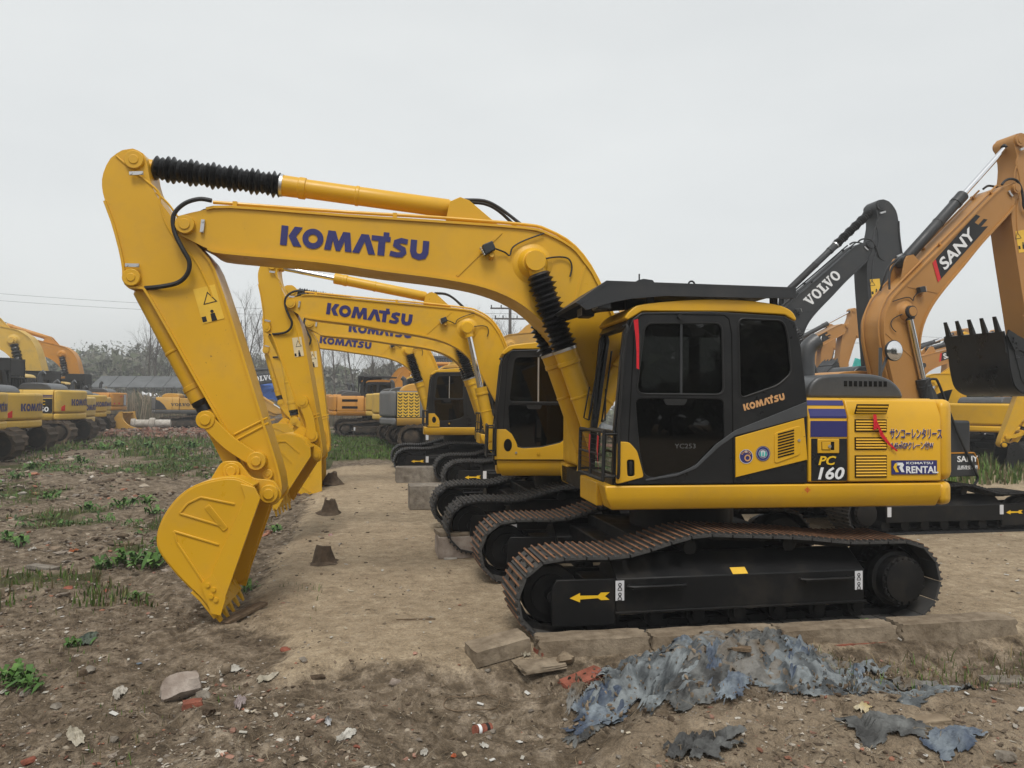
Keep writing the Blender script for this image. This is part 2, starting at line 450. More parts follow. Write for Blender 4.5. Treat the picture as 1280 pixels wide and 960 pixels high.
def resample(p, n):
    q = p + [p[0]]; d = [0]
    for a, b in zip(q, q[1:]): d.append(d[-1] + math.hypot(b[0] - a[0], b[1] - a[1]))
    L = d[-1]; out = []; j = 0
    for i in range(n):
        s = L * i / n
        while d[j + 1] < s: j += 1
        t = (s - d[j]) / (d[j + 1] - d[j]); a, b = q[j], q[j + 1]
        out.append((a[0] + (b[0] - a[0]) * t, a[1] + (b[1] - a[1]) * t))
    return out, L
TP = track_path()
_shoe = {}
def shoe_mesh(w, pitch, mats):
    k = (w, mats)
    if k in _shoe: return _shoe[k]
    b = B(); h = w / 2; L = pitch
    b.box(-L * .48, L * .44, -h, h, -.016, .004)
    for x in (-.30, .05, .38):
        b.prism([(L * x - .012, .004), (L * x + .012, .004), (L * x + .007, .022), (L * x - .007, .022)], -h, h)
    b.cur = 2
    for y in (-.13, .13):
        b.box(-L * .21, -L * .05, y - .025, y + .025, .002, .006); b.box(L * .13, L * .28, y - .025, y + .025, .002, .006)
    b.cur = 1
    for x in (-.30, .05, .38): b.box(L * x - .0075, L * x + .0075, -h + .002, h - .002, .0215, .0265)
    me = b.mesh('track_shoe', 0)
    for m in (mats[0], mats[1], 'dark_gap'): me.materials.append(mat(m))
    _shoe[k] = me
    return me
def build_tracks(root, S):
    lod = S.get('lod', 2); under = S.get('under', 'under_black'); sm = S.get('shoe', ('shoe_dark', 'grouser_dark'))
    n = 46 if lod >= 1 else 92; pts, L = resample(TP, n); pitch = L / n
    for sd in (-1, 1):
        yc = .995 * sd; w = .60
        b = B()                                   # chain
        inner = []
        for i in range(n):
            a, c = pts[i - 1], pts[(i + 1) % n]; l = math.hypot(c[0] - a[0], c[1] - a[1]); nx, nz = -(c[1] - a[1]) / l, (c[0] - a[0]) / l
            inner.append((pts[i][0] - nx * .075, pts[i][1] - nz * .075, nx, nz))
        if lod >= 1:
            for i in range(n):
                x, z, nx, nz = inner[i]; dx, dz = nz, -nx; q = pitch * .53
                for yy in (-.07, .07):
                    o1 = [(x - dx * q, z - dz * q), (x + dx * q, z + dz * q), (x + dx * q * .8 + nx * .06, z + dz * q * .8 + nz * .06), (x - dx * q * .8 + nx * .06, z - dz * q * .8 + nz * .06)]
                    b.prism(o1, yc + yy - .022, yc + yy + .022)
        else:
            o = []
            for i in range(n):
                a, c = pts[i - 1], pts[(i + 1) % n]; l = math.hypot(c[0] - a[0], c[1] - a[1]); nx, nz = -(c[1] - a[1]) / l, (c[0] - a[0]) / l
                t = .03 if i % 2 else -.012
                o.append((pts[i][0] + nx * t, pts[i][1] + nz * t))
            inn = [(x - nx * .0, z - nz * .0) for x, z, nx, nz in inner]
            v = []
            for y in (yc - w / 2, yc + w / 2):
                v += [(x, y, z) for x, z in o] + [(x, y, z) for x, z in inn]
            fs = []
            for i in range(n):
                j = (i + 1) % n
                fs += [(i, j, n + j, n + i), (2 * n + j, 2 * n + i, 3 * n + i, 3 * n + j), (j, i, 2 * n + i, 2 * n + j), (n + i, n + j, 3 * n + j, 3 * n + i)]
            b.add(v, fs)
        tr = b.make('track', under if lod >= 1 else sm[0], root, smooth=20)
        if lod >= 1:
            me = shoe_mesh(w, pitch, sm)
            for i in range(n):
                a, c = pts[i], pts[(i + 1) % n]
                o = obj('track_shoe', me, None, tr)
                o.location = ((a[0] + c[0]) / 2, yc, (a[1] + c[1]) / 2)
                o.rotation_euler = (0, -math.atan2(c[1] - a[1], c[0] - a[0]), 0)
        b = B()                                   # side frame, sloped top, idler guard
        y0, y1 = yc - .255, yc + .255
        b.prism([(y0, .20), (y0, .475), (yc - .02, .64), (yc + .02, .64), (y1, .475), (y1, .20)], -1.12, 1.20, 'x')
        b.prism([(-1.67, .10), (-1.67, .42), (-1.63, .485), (-1.12, .475), (-1.12, .09)], y0 + .02, y0 + .05)
        b.prism([(-1.67, .10), (-1.67, .42), (-1.63, .485), (-1.12, .475), (-1.12, .09)], y1 - .05, y1 - .02)
        b.box(-1.35, -1.1, y0 + .052, y1 - .052, .15, .45)
        fr = b.make('track_frame', under, root, bevel=.008)
        if lod >= 1:
            b = B()
            b.box(-1.13, 1.215, y0 - .014, y0 + .02, .185, .206); b.make('frame_rail', under, fr, bevel=.004)
            for sx in (-.78, .80):
                st = B(); st.tube(smooth_path([(sx - .23, y0, .42), (sx - .22, y0 - .08, .425), (sx + .22, y0 - .08, .425), (sx + .23, y0, .42)], 3), .012, 6)
                st.box(sx - .22, sx + .22, y0 - .085, y0 - .01, .40, .412); st.make('step', under, fr)
            for hx in (-.50, .42):
                B().prism([(hx - .12, .50), (hx + .10, .50), (hx + .13, .42 + .16), (hx - .05, .58)], 0, .002).make('frame_opening', 'dark_gap', fr, xf=Matrix.Translation((0, y0 + .06, .02)) @ Matrix.Rotation(R(-57), 4, 'X') @ Matrix.Translation((0, 0, -.5))) if False else None
            for cx in (-.42, .52):
                B().cyl((cx, yc - .16, .70), (cx, yc + .16, .70), .062, 14).make('carrier_roller', under, fr)
        for i in range(7):
            x = -1.15 + i * .385
            c = B().cyl((x, yc - .19, .135), (x, yc + .19, .135), .085, 14)
            c.cyl((x, yc - .22, .135), (x, yc - .19, .135), .05, 10); c.make('track_roller', under, root)
        c = B()
        c.lathe((-1.64, yc - .11, .335), (-1.64, yc + .11, .335), [(0, .09), (0, .17), (.12, .17), (.15, .235), (.25, .245), (.75, .245), (.85, .235), (.88, .17), (1, .17), (1, .09)], 28)
        c.cyl((-1.64, yc - .19, .335), (-1.64, yc + .19, .335), .06, 14); c.make('idler', under, root)
        c = B(); N = 21; g = []
        for i in range(N):
            for a, r in ((-.35, .235), (-.12, .285), (.12, .285), (.35, .235)):
                t = 2 * math.pi * (i + a) / N; g.append((1.59 + r * math.cos(t), .36 + r * math.sin(t)))
        c.prism(g, yc - .03, yc + .03); sp = c.make('sprocket', under, root)
        B().lathe((1.59, yc - .05 * sd, .36), (1.59, yc - .26 * sd, .36), [(0, .30), (.8, .30), (1, .26)], 28).make('motor_guard', under, sp)
        f = B(); s2 = sd
        f.lathe((1.59, yc + .1 * s2, .36), (1.59, yc + .29 * s2, .36), [(0, .25), (.35, .25), (.4, .215), (.85, .215), (.88, .19), (.97, .185), (1, .15)], 32)
        for i in range(20):
            t = 2 * math.pi * i / 20; x, z = 1.59 + .198 * math.cos(t), .36 + .198 * math.sin(t)
            f.cyl((x, yc + .262 * s2, z), (x, yc + .28 * s2, z), .014, 6)
        f.make('final_drive', under, sp)
        if S.get('decals') and sd == S.get('vis', -1):
            y = y0 - .006 if sd < 0 else y1 + .006; k = -sd
            a = B(); poly(a, [(0, .03), (.1, .075), (.1, .05), (.27, .045), (.30, .07), (.385, .07), (.34, .035), (.385, 0), (.30, 0), (.27, .02), (.1, .015), (.1, -.012)])
            yy = y0 + .012 if sd < 0 else y1 - .012
            if sd < 0: put_flat('arrow_decal', a.mesh('arrow', 0), 'yellow_print', fr, -1.52, .305, yy, size=.9)
            else: put_flat('arrow_decal', a.mesh('arrow', 0), 'yellow_print', fr, -1.2, .30, yy, size=.9, side=1)
            for lx in (-1.13, 1.10):
                l = put_rect('safety_label', 'label_white', fr, lx, .30, y - .002, .075, .165)
                if lod >= 2:
                    for q, zz in ((.035, .34), (.03, .42)):
                        a = B(); ring(a, 0, .012, .016, .016, .008, .008, 10); stroke(a, [(-.018, -.03), (0, .0), (.018, -.03)], .008); stroke(a, [(-.02, -.035), (.02, -.035)], .006)
                        put_flat('safety_symbol', a.mesh('sym', 0), 'black_print', fr, lx + .037, zz, y - .0055)
            if lod >= 2: put_rect('frame_sticker', 'sticker_yellow', fr, -.07, .0, 0, .14, .075, xf=Matrix.Translation((0, y0 - .003, .48)) @ Matrix.Rotation(R(-55), 4, 'X'))
    b = B()                                       # centre frame and slewing ring
    b.prism([(-.75, -.80), (-.45, -.62), (.45, -.62), (.75, -.80), (.75, .80), (.45, .62), (-.45, .62), (-.75, .80)], .42, .72, 'z')
    b.box(-.95, -.55, -.85, .85, .40, .60); b.box(.55, .95, -.85, .85, .40, .60)
    b.make('centre_frame', under, root, bevel=.01)
    B().cyl((0, 0, .715), (0, 0, 1.04), .52, 40).make('slewing_ring', under, root)
def cylinder(root, name, p0, p1, r, frac, m, y, rz, boot=False, rod='chrome', lod=2, seal=None):
    """hydraulic cylinder from p0 (base) to p1 (rod eye) in the x-z plane at y"""
    a = Vector((p0[0], y, p0[2])); b = Vector((p1[0], y, p1[2])); L = (b - a).length; d = (b - a) / L
    g = a + d * (L * frac)
    c = B(); e = .12 / L / frac * 1.0
    c.lathe(a + d * .08, g, [(0, r * .8), (.02, r), (.55, r), (.555, r * 1.07), (.57, r * 1.07), (.575, r), (.86, r), (.865, r * 1.14), (.90, r * 1.14), (.905, r * 1.07), (.985, r * 1.1), (1, r * 1.1)], 20)
    c.cyl(a - Vector((0, r * 1.0, 0)), a + Vector((0, r * 1.0, 0)), r * 1.05, 16)
    o = c.make(name, m, root, rz=rz)
    c = B().cyl(g - d * .02, b - d * .05, r * .52, 14)
    c.make('rod', rod, o)
    c = B().cyl(b - Vector((0, r * .9, 0)), b + Vector((0, r * .9, 0)), r * .95, 16); c.cyl(b - d * .14, b - d * .05, r * .8, 14); c.make('rod_eye', m, o)
    if boot:
        st = g; en = b - d * .12; K = max(10, int((en - st).length / .05)) if lod else 8
        pr = []
        for i in range(K):
            w = 1 + .10 * math.sin(i * 1.7)
            pr += [(i / K, r * .92), ((i + .5) / K, r * 1.30 * w)]
        pr.append((1, r * .9))
        B().lathe(st, en, pr, 18).make('rubber_boot', 'boot_rubber', o, smooth=0)
        B().cyl(st - d * .01, st + d * .025, r * 1.17, 18).make('clamp', 'zinc', o)
    if seal:
        B().lathe(g - d * .005, g + d * .12, [(0, r * 1.02), (.3, r * 1.05), (.5, r * .9), (1, r * .98)], 18).make('rubber_seal', 'boot_rubber', o)
    return o
def pin(b, M, p, y0, y1, r): b.cyl(tp(M, p, y0), tp(M, p, y1), r, 18)
def build_boom(root, S, sw):
    m = S['boom_paint']; lod = S.get('lod', 2); sd = S.get('vis', -1)
    Mb = rotm(FOOT, S.get('ab', 0), S.get('bs', 1)) @ thick(S.get('bw', 1)); Ma = Mb @ thick(1 / S.get('bw', 1)) @ rotm(TIP, S.get('aa', 0), S.get('as_', 1)) @ thin(S.get('aw', 1)); Mk = Ma @ rotm(BPIN, S.get('ak', 0), S.get('ks', 1))
    lift = Matrix.Translation((S.get('bx', 0), 0, S.get('bz', 0))); Mb, Ma, Mk = lift @ Mb, lift @ Ma, lift @ Mk
    top = sp2(BOOM_TOP, 3); bot = sp2(BOOM_BOT, 3)
    b = B(); b.prism(top + bot[::-1], -.235, .235)
    b.strip(top[4:], -.255, .255, .024); b.strip(bot[6:], -.265, .265, .028)
    boom = b.make('boom', m, root, rz=sw, xf=Mb)
    c = B(); ident = Matrix.Identity(4)
    bv = .004 if lod > 1 else 0
    c = B(); pin(c, ident, TIP, -.29, .29, .085); pin(c, ident, TIP, -.30, .30, .05); c.make('pin', m, boom, xf=Mb, bevel=bv)
    c = B(); pin(c, ident, (-1.56, 3.30), -.40, .40, .075)
    c.lathe((-1.56, -.33, 3.30), (-1.56, -.236, 3.30), [(0, .11), (.3, .13), (.75, .15), (1, .2)], 24)
    c.lathe((-1.56, .33, 3.30), (-1.56, .236, 3.30), [(0, .11), (.3, .13), (.75, .15), (1, .2)], 24)
    c.make('pin', m, boom, xf=Mb, bevel=bv)
    c = B(); pin(c, ident, FOOT, -.31, .31, .10); c.make('pin', m, boom, xf=Mb, bevel=bv)
    for y in (-.14, .14): B().prism([(-2.42, 3.66), (-2.37, 3.9), (-2.27, 3.95), (-2.18, 3.92), (-1.85, 3.655)], y - .02, y + .02).make('ram_lug', m, boom, xf=Mb, bevel=bv)
    if lod >= 1:
        for yy, (x0, z0), (x1, z1) in ((sd * .2365, (-2.30, 3.16), (-1.87, 3.60)), (sd * .2365, (-1.22, 2.62), (-1.03, 3.30))):
            dx, dz = x1 - x0, z1 - z0; l = math.hypot(dx, dz); nx, nz = -dz / l * .012, dx / l * .012
            B().prism([(x0 - nx, z0 - nz), (x1 - nx, z1 - nz), (x1 + nx, z1 + nz), (x0 + nx, z0 + nz)], yy - .006, yy + .006).make('weld_seam', m, boom, xf=Mb)
        for yy in (-.17, .17):
            t = B(); t.tube(smooth_path([(-4.58, yy, 3.79), (-4.38, yy, 3.785), (-3.33, yy, 3.75), (-2.5, yy, 3.735), (-1.64, yy, 3.70), (-1.40, yy, 3.655), (-1.12, yy, 3.50), (-.88, yy, 3.17), (-.6, yy, 2.52)], 3), .017, 8)
            for px, pz in ((-4.38, 3.78), (-2.9, 3.735)): t.box(px - .02, px + .02, yy - .03, yy + .03, pz - .05, pz + .022)
            t.make('oil_pipe', m, boom, xf=Mb)
            t = B(); t.tube(smooth_path([(-2.22, yy * .3, 3.95), (-2.02, yy * .3, 3.95), (-1.86, yy * .3, 3.88), (-1.66, yy * .6, 3.72)], 4), .017, 8)
            t.make('hose', 'hose', boom, xf=Mb)
        y = sd * .30
        l = B().prism([(-.07, -.05), (.05, -.05), (.06, .04), (-.05, .05)], y - .04, y + .04)
        wl = l.make('work_lamp', 'charcoal', boom, xf=Mb @ Matrix.Translation((-2.0, 0, 3.43)) @ Matrix.Rotation(R(-30), 4, 'Y'), bevel=.01)
        g = B()
        for i in range(4): g.box(-.078, -.068, y - .035, y + .035, -.045 + i * .023, -.03 + i * .023)
        g.make('lamp_lens', 'lamp_glass', wl, xf=Mb @ Matrix.Translation((-2.0, 0, 3.43)) @ Matrix.Rotation(R(-30), 4, 'Y'))
        B().cyl((-1.97, sd * .24, 3.34), (-1.97, sd * .31, 3.36), .022, 8).make('lamp_bracket', m, wl, xf=Mb)
        t = B(); q = sd * .262; t.tube(smooth_path([(-1.95, sd * .29, 3.43), (-1.84, q, 3.40), (-1.79, q, 3.37), (-1.76, q, 3.45), (-1.65, q, 3.52), (-1.45, q, 3.60)], 4), .008, 6); t.make('cable', 'hose', boom, xf=Mb)
        t = B(); t.tube(smooth_path([(-1.49, q * 1.2, 3.33), (-1.33, q, 3.37), (-1.21, q, 3.36), (-1.17, q, 3.28), (-1.19, q, 3.18)], 4), .008, 6); t.make('cable', 'hose', boom, xf=Mb)
    lg = S.get('logo'); lm = S.get('logo_mat', 'navy')
    if lg == 'k': put_flat('lettering', LOGO_K, lm, boom, S.get('logo_x', -3.96), 3.40, -.242, ang=R(-4.2), size=S.get('logo_s', .185), sx=1.05, xf=Mb)
    elif lg == 'v': put_flat('lettering', LOGO_V, lm, boom, *((-3.6, 3.37, -.242) if sd < 0 else (-2.35, 3.30, .242)), ang=R(-4 * -sd), size=.24, side=sd, xf=Mb)
    elif lg == 's':
        pb = B(); poly(pb, [(0, 0), (1.45, 0), (1.32, .09), (1.52, .09), (1.46, .15), (1.30, .15), (1.26, .23), (1.43, .23), (1.38, .31), (.14, .31)])
        put_flat('logo_panel', pb.mesh('panel', 0), 'black_print', boom, -2.45, 3.29, sd * .242, ang=R(4), side=sd, xf=Mb)
        pb = B(); poly(pb, [(-.06, 0), (.03, 0), (.17, .31), (.08, .31)]); put_flat('logo_stripe', pb.mesh('panel', 0), 'red_print', boom, -2.47, 3.29, sd * .243, ang=R(4), side=sd, xf=Mb)
        put_text('lettering', 'SANY', 'white_print', boom, -2.65, 3.355, sd * .245, .20, ang=R(4), bold=.035, side=sd, sx=1.25, xf=Mb)
    elif lg == 'jp': put_text('lettering', '大正リバク機', 'black_print', boom, -3.3, 3.38, sd * .242, .17, ang=R(4), bold=.01, side=sd, xf=Mb)
    # arm
    c = B(); L_, R_ = sp2(ARM_L, 2), sp2(ARM_R, 2)
    c.prism(L_[::-1] + R_, -.165, .165)
    c.strip(L_[8:], -.185, .185, .022); c.strip(R_[12:-3], -.185, .185, .022)
    arm = c.make('arm', m, root, rz=sw, xf=Ma, bevel=0)
    for pp_, w1, r1_, w2, r2_ in (((-5.28, 4.15), .2, .085, .207, .045), ((-5.28, 3.06), .21, .08, .217, .04), ((-4.14, 1.38), .27, .085, .285, .045), ((-4.05, 1.25), .2, .05, .207, .025), (BPIN, .30, .085, .315, .05)):
        c = B(); pin(c, ident, pp_, -w1, w1, r1_); pin(c, ident, pp_, -w2, w2, r2_); c.make('pin', m, arm, xf=Ma, bevel=.006 if lod > 1 else 0)
    if lod >= 1:
        for pl_ in ([(-5.44, 4.18), (-5.25, 4.02), (-5.07, 3.87), (-5.05, 3.75), (-5.0, 3.58), (-4.9, 3.42), (-4.82, 3.34), (-4.72, 3.22), (-4.62, 3.02), (-4.575, 2.9)], [(-5.09, 3.86), (-4.98, 3.76), (-4.88, 3.62)], [(-4.36, 1.62), (-4.06, 1.78)], [(-4.34, 1.57), (-4.05, 1.73)]):
            t = B(); t.tube([(p_[0], sd * .166, p_[2 - 1]) for p_ in sp2(pl_, 4)], .011, 6); t.make('weld_seam', m, arm, xf=Ma)
        z = B()
        for px, pz, an in ((-5.25, 4.02, 5), (-5.27, 3.17, 0), (-4.65, 3.545, 85)):
            q = B().box(-.06, .06, -.008, .008, -.016, .016); e = Mb if an == 85 else Ma
            q.cyl((-.045, -.016, 0), (-.045, .016, 0), .014, 6); q.cyl((.045, -.016, 0), (.045, .016, 0), .014, 6)
            q.make('lock_plate', 'zinc', arm if an != 85 else boom, xf=e @ Matrix.Translation((px, sd * (.205 if an != 85 else .255), pz)) @ Matrix.Rotation(R(-an), 4, 'Y'))
        t = B(); y = sd * .27
        t.tube(smooth_path([(-4.57, y, 3.78), (-4.68, y, 3.79), (-4.81, y, 3.74), (-4.90, y, 3.63), (-4.89, y, 3.48), (-4.82, y, 3.33), (-4.76, y * .95, 3.21), (-4.78, y * .9, 3.10), (-4.87, y * .8, 3.02), (-5.03, y * .75, 2.98), (-5.17, y * .6, 2.97)], 5), .021, 8)
        t.make('hose', 'hose', boom, xf=Mb if abs(S.get('aa', 0)) < 25 else Mb)
        t = B(); t.tube(smooth_path([(-4.60, -.1 * sd, 3.79), (-4.73, -.1 * sd, 3.77), (-4.86, -.1 * sd, 3.66), (-4.95, -.1 * sd, 3.55)], 4), .02, 8); t.make('hose', 'hose', boom, xf=Mb)
        st = S.get('sticker', 'sticker_yellow')
        s = put_rect('warning_label', st, arm, -4.655 if sd < 0 else -4.46, 2.65, sd * .168, .20, .33, ang=R(16) * -sd, side=sd, xf=Ma)
        for kk in range(2):
            a = B(); ring(a, 0, 0, .075, .075, .058, .058, 3) if kk == 0 else (ring(a, .035, .03, .016, .016, 0, 0, 8), a.add([(.01, -.06, 0), (.06, -.06, 0), (.055, .012, 0), (.015, .012, 0)], [(0, 1, 2, 3)]), a.add([(-.07, -.05, 0), (-.03, -.05, 0), (-.03, 0, 0), (-.07, 0, 0)], [(0, 1, 2, 3)]))
            put_flat('warning_symbol', a.mesh('sym', 0), 'black_print', arm, -4.60 if sd < 0 else -4.56, 2.86 - kk * .13 + (0 if kk else .02), sd * .172, ang=R(16) * -sd + (R(90) if kk == 0 else 0), side=sd, xf=Ma)
    # bucket
    bk = S.get('bucket_paint', m); c = B(); sh = sp2(BK_SHELL, 5)
    W = .50; W1 = -W * .78 if False else -W
    c.strip(sh, -W, W, .03)
    c.strip([(-4.62, .26), (-4.54, .18), (-4.42, .02)], -W, W, .045)
    out = sh + [(-4.38, .12), (-4.07, 1.09)]
    for y in (-W, W):
        c.prism(out, y - .014, y + .014)
        dy = -.02 if y < 0 else .02
        c.prism([(-4.40, .12), (-4.36, .12), (-4.05, 1.07), (-4.10, 1.17), (-4.22, 1.20), (-4.18, 1.08), (-4.50, .30)], y + dy * 1.3 - .014, y + dy * 1.3 + .014)
        if lod >= 1:
            for (x0, z0), (x1, z1) in (((-4.735, .945), (-4.35, .82)), ((-4.78, .79), (-4.40, .665)), ((-4.78, .79), (-4.75, .69)), ((-4.75, .69), (-4.525, .34)), ((-4.735, .945), (-4.67, 1.03)), ((-4.67, 1.03), (-4.56, 1.085)), ((-4.56, 1.085), (-4.27, 1.02))):
                dx, dz = x1 - x0, z1 - z0; l = math.hypot(dx, dz); nx, nz = -dz / l * .009, dx / l * .009
                c.prism([(x0 - nx, z0 - nz), (x1 - nx, z1 - nz), (x1 + nx, z1 + nz), (x0 + nx, z0 + nz)], y + dy * .6 - .012, y + dy * .6 + .012)
    bucket = c.make('bucket', bk, root, rz=sw, xf=Mk, bevel=.004 if lod > 1 else 0)
    c = B()
    for y in (-.22, .22):
        c.prism(rnd_poly([(-4.56, 1.19), (-4.45, 1.38), (-4.30, 1.38), (-4.18, 1.22), (-3.98, 1.20), (-3.90, 1.06), (-3.97, .96), (-4.12, 1.0)], .05, 3), y - .025, y + .025)
    pin(c, ident, (-4.36, 1.29), -.27, .27, .075); pin(c, ident, (-4.36, 1.29), -.285, .285, .045)
    c.make('hinge_bracket', bk, bucket, xf=Mk, bevel=.006 if lod > 1 else 0)
    for i in range(5):
        y = -.42 + .21 * i; d = Vector((.52, 0, -.85)).normalized(); p = Vector((-4.49, y, .13))
        t = B(); q = Vector((.85, 0, .52)); a = p; e = p + d * S.get('tooth', .235)
        vs_ = [a + q * .035 + Vector((0, -.04, 0)), a + q * .035 + Vector((0, .04, 0)), a - q * .035 + Vector((0, .04, 0)), a - q * .035 + Vector((0, -.04, 0)),
               e + q * .006 + Vector((0, -.028, 0)), e + q * .006 + Vector((0, .028, 0)), e - q * .006 + Vector((0, .028, 0)), e - q * .006 + Vector((0, -.028, 0))]
        t.add(vs_, [(0, 3, 2, 1), (4, 5, 6, 7), (0, 1, 5, 4), (1, 2, 6, 5), (2, 3, 7, 6), (3, 0, 4, 7)])
        t.make('tooth', bk, bucket, xf=Mk, bevel=.006 if lod > 1 else 0)
    if lod >= 1:
        for y in (-W - .032, W + .032):
            t = B(); t.prism([(-4.54, .33), (-4.44, .41), (-4.33, .20), (-4.37, .05), (-4.45, .07)], y - .012, y + .012)
            for bx, bz in ((-4.48, .32), (-4.43, .28), (-4.45, .22), (-4.41, .19)): t.cyl((bx, y - .026, bz), (bx, y + .026, bz), .02, 8)
            t.make('side_cutter', bk, bucket, xf=Mk)
    if S.get('bucket_plate'):
        a = B().prism(rnd_poly([(0, 0), (.27, 0), (.27, .055), (0, .055)], .015, 2), -.012, .0)
        a.make('name_plate', bk, bucket, xf=Mk @ Matrix.Translation((-4.53, -W - .012, .99)) @ Matrix.Rotation(R(52), 4, 'Y'), bevel=.004)
        put_flat('plate_lettering', LOGO_K, bk, bucket, -4.51, .987, -W - .028, ang=R(-52), size=.032, xf=Mk)
    # link work
    A1 = tp(Ma, (-4.14, 1.38)); K1 = tp(Mk, (-4.36, 1.29)); r1, r2 = .597 * S.get('bs', 1) * S.get('as_', 1), .528 * S.get('bs', 1) * S.get('as_', 1)
    dv = K1 - A1; dl = dv.length; dl = min(dl, r1 + r2 - .01)
    aa = (r1 * r1 - r2 * r2 + dl * dl) / (2 * dl); hh = math.sqrt(max(0, r1 * r1 - aa * aa)); u = dv.normalized(); w = Vector((-u.z, 0, u.x))
    c1, c2 = A1 + u * aa + w * hh, A1 + u * aa - w * hh
    ref = tp(Ma, (-4.6, 1.76)); H = c1 if (c1 - ref).length < (c2 - ref).length else c2
    c = B(); d = (H - A1); l = d.length; d = d / l; nn = Vector((-d.z, 0, d.x))
    if (A1 + d * l * .5 + nn * .1 - tp(Ma, (-4.5, 2.0))).length < (A1 + d * l * .5 - nn * .1 - tp(Ma, (-4.5, 2.0))).length: nn = -nn
    for y in (-.225, .225):
        c = B(); mid = A1 + d * (l * .5) + nn * .03
        c.strip([(p.x, p.z) for p in smooth_path([A1, mid, H], 4)], y - .02, y + .02, .13)
        for q in (A1, H): c.cyl(q + Vector((0, y - .03, 0)), q + Vector((0, y + .03, 0)), .085, 16); c.cyl(q + Vector((0, y - .042, 0)), q + Vector((0, y + .042, 0)), .05, 14)
        c.make('guide_link', m, root, rz=sw, bevel=.004 if lod > 1 else 0)
    c = B(); c.strip([(H.x, H.z), (K1.x, K1.z)], -.13, .13, .13); c.cyl(K1 - Vector((0, .15, 0)), K1 + Vector((0, .15, 0)), .085, 16); c.cyl(H - Vector((0, .19, 0)), H + Vector((0, .19, 0)), .075, 16)
    c.make('bucket_link', m, root, rz=sw, bevel=.004 if lod > 1 else 0)
    sc = S.get('bs', 1); cp = S.get('cyl_paint', m)
    cylinder(root, 'bucket_cylinder', tp(Ma, (-5.28, 3.06)), H, .098 * sc, .86, cp, 0, sw, False, 'chrome', lod, seal=True)
    cylinder(root, 'arm_cylinder', tp(Mb, (-2.27, 3.86)), tp(Ma, (-5.28, 4.15)), .092 * sc, S.get('arm_frac', .57), cp, 0, sw, S.get('boot_a', True), 'chrome', lod)
    for y in (-.335, .335):
        cylinder(root, 'boom_cylinder', Vector((-.86 + S.get('bx', 0), 0, 1.36)), tp(Mb, (-1.56, 3.30)), .102 * sc, S.get('boom_frac', .56), cp, y, sw, S.get('boot_b', True), 'chrome', lod)
    return boom, arm, bucket
def yz_skin(b, x0, x1, sec, th):
    """thin skin following a (y, z) section between x0 and x1"""
    v = []
    for x in (x0, x1): v += [(x, y, z) for y, z in sec]
    n = len(sec); b.add(v, [(i, i + 1, n + i + 1, n + i) for i in range(n - 1)])
    return b
CAB_OUT = [(-1.045, 1.255), (-1.03, 1.72), (-.955, 2.52), (-.90, 2.66), (-.82, 2.72), (-.2, 2.745), (.48, 2.72), (.58, 2.67), (.635, 2.45), (.69, 2.0), (.69, 1.255)]
WIN_UP = rnd_poly([(-.865, 2.025), (-.79, 2.63), (-.10, 2.645), (-.085, 2.025)], .07)
WIN_LO = rnd_poly([(-.87, 1.985), (-.085, 1.985), (-.075, 1.62), (-.25, 1.47), (-.42, 1.37), (-.72, 1.31), (-.79, 1.34), (-.83, 1.52)], .05)
WIN_RE = rnd_poly([(.05, 2.69), (.47, 2.68), (.51, 2.55), (.545, 2.22), (.42, 2.11), (.065, 1.99)], .06)
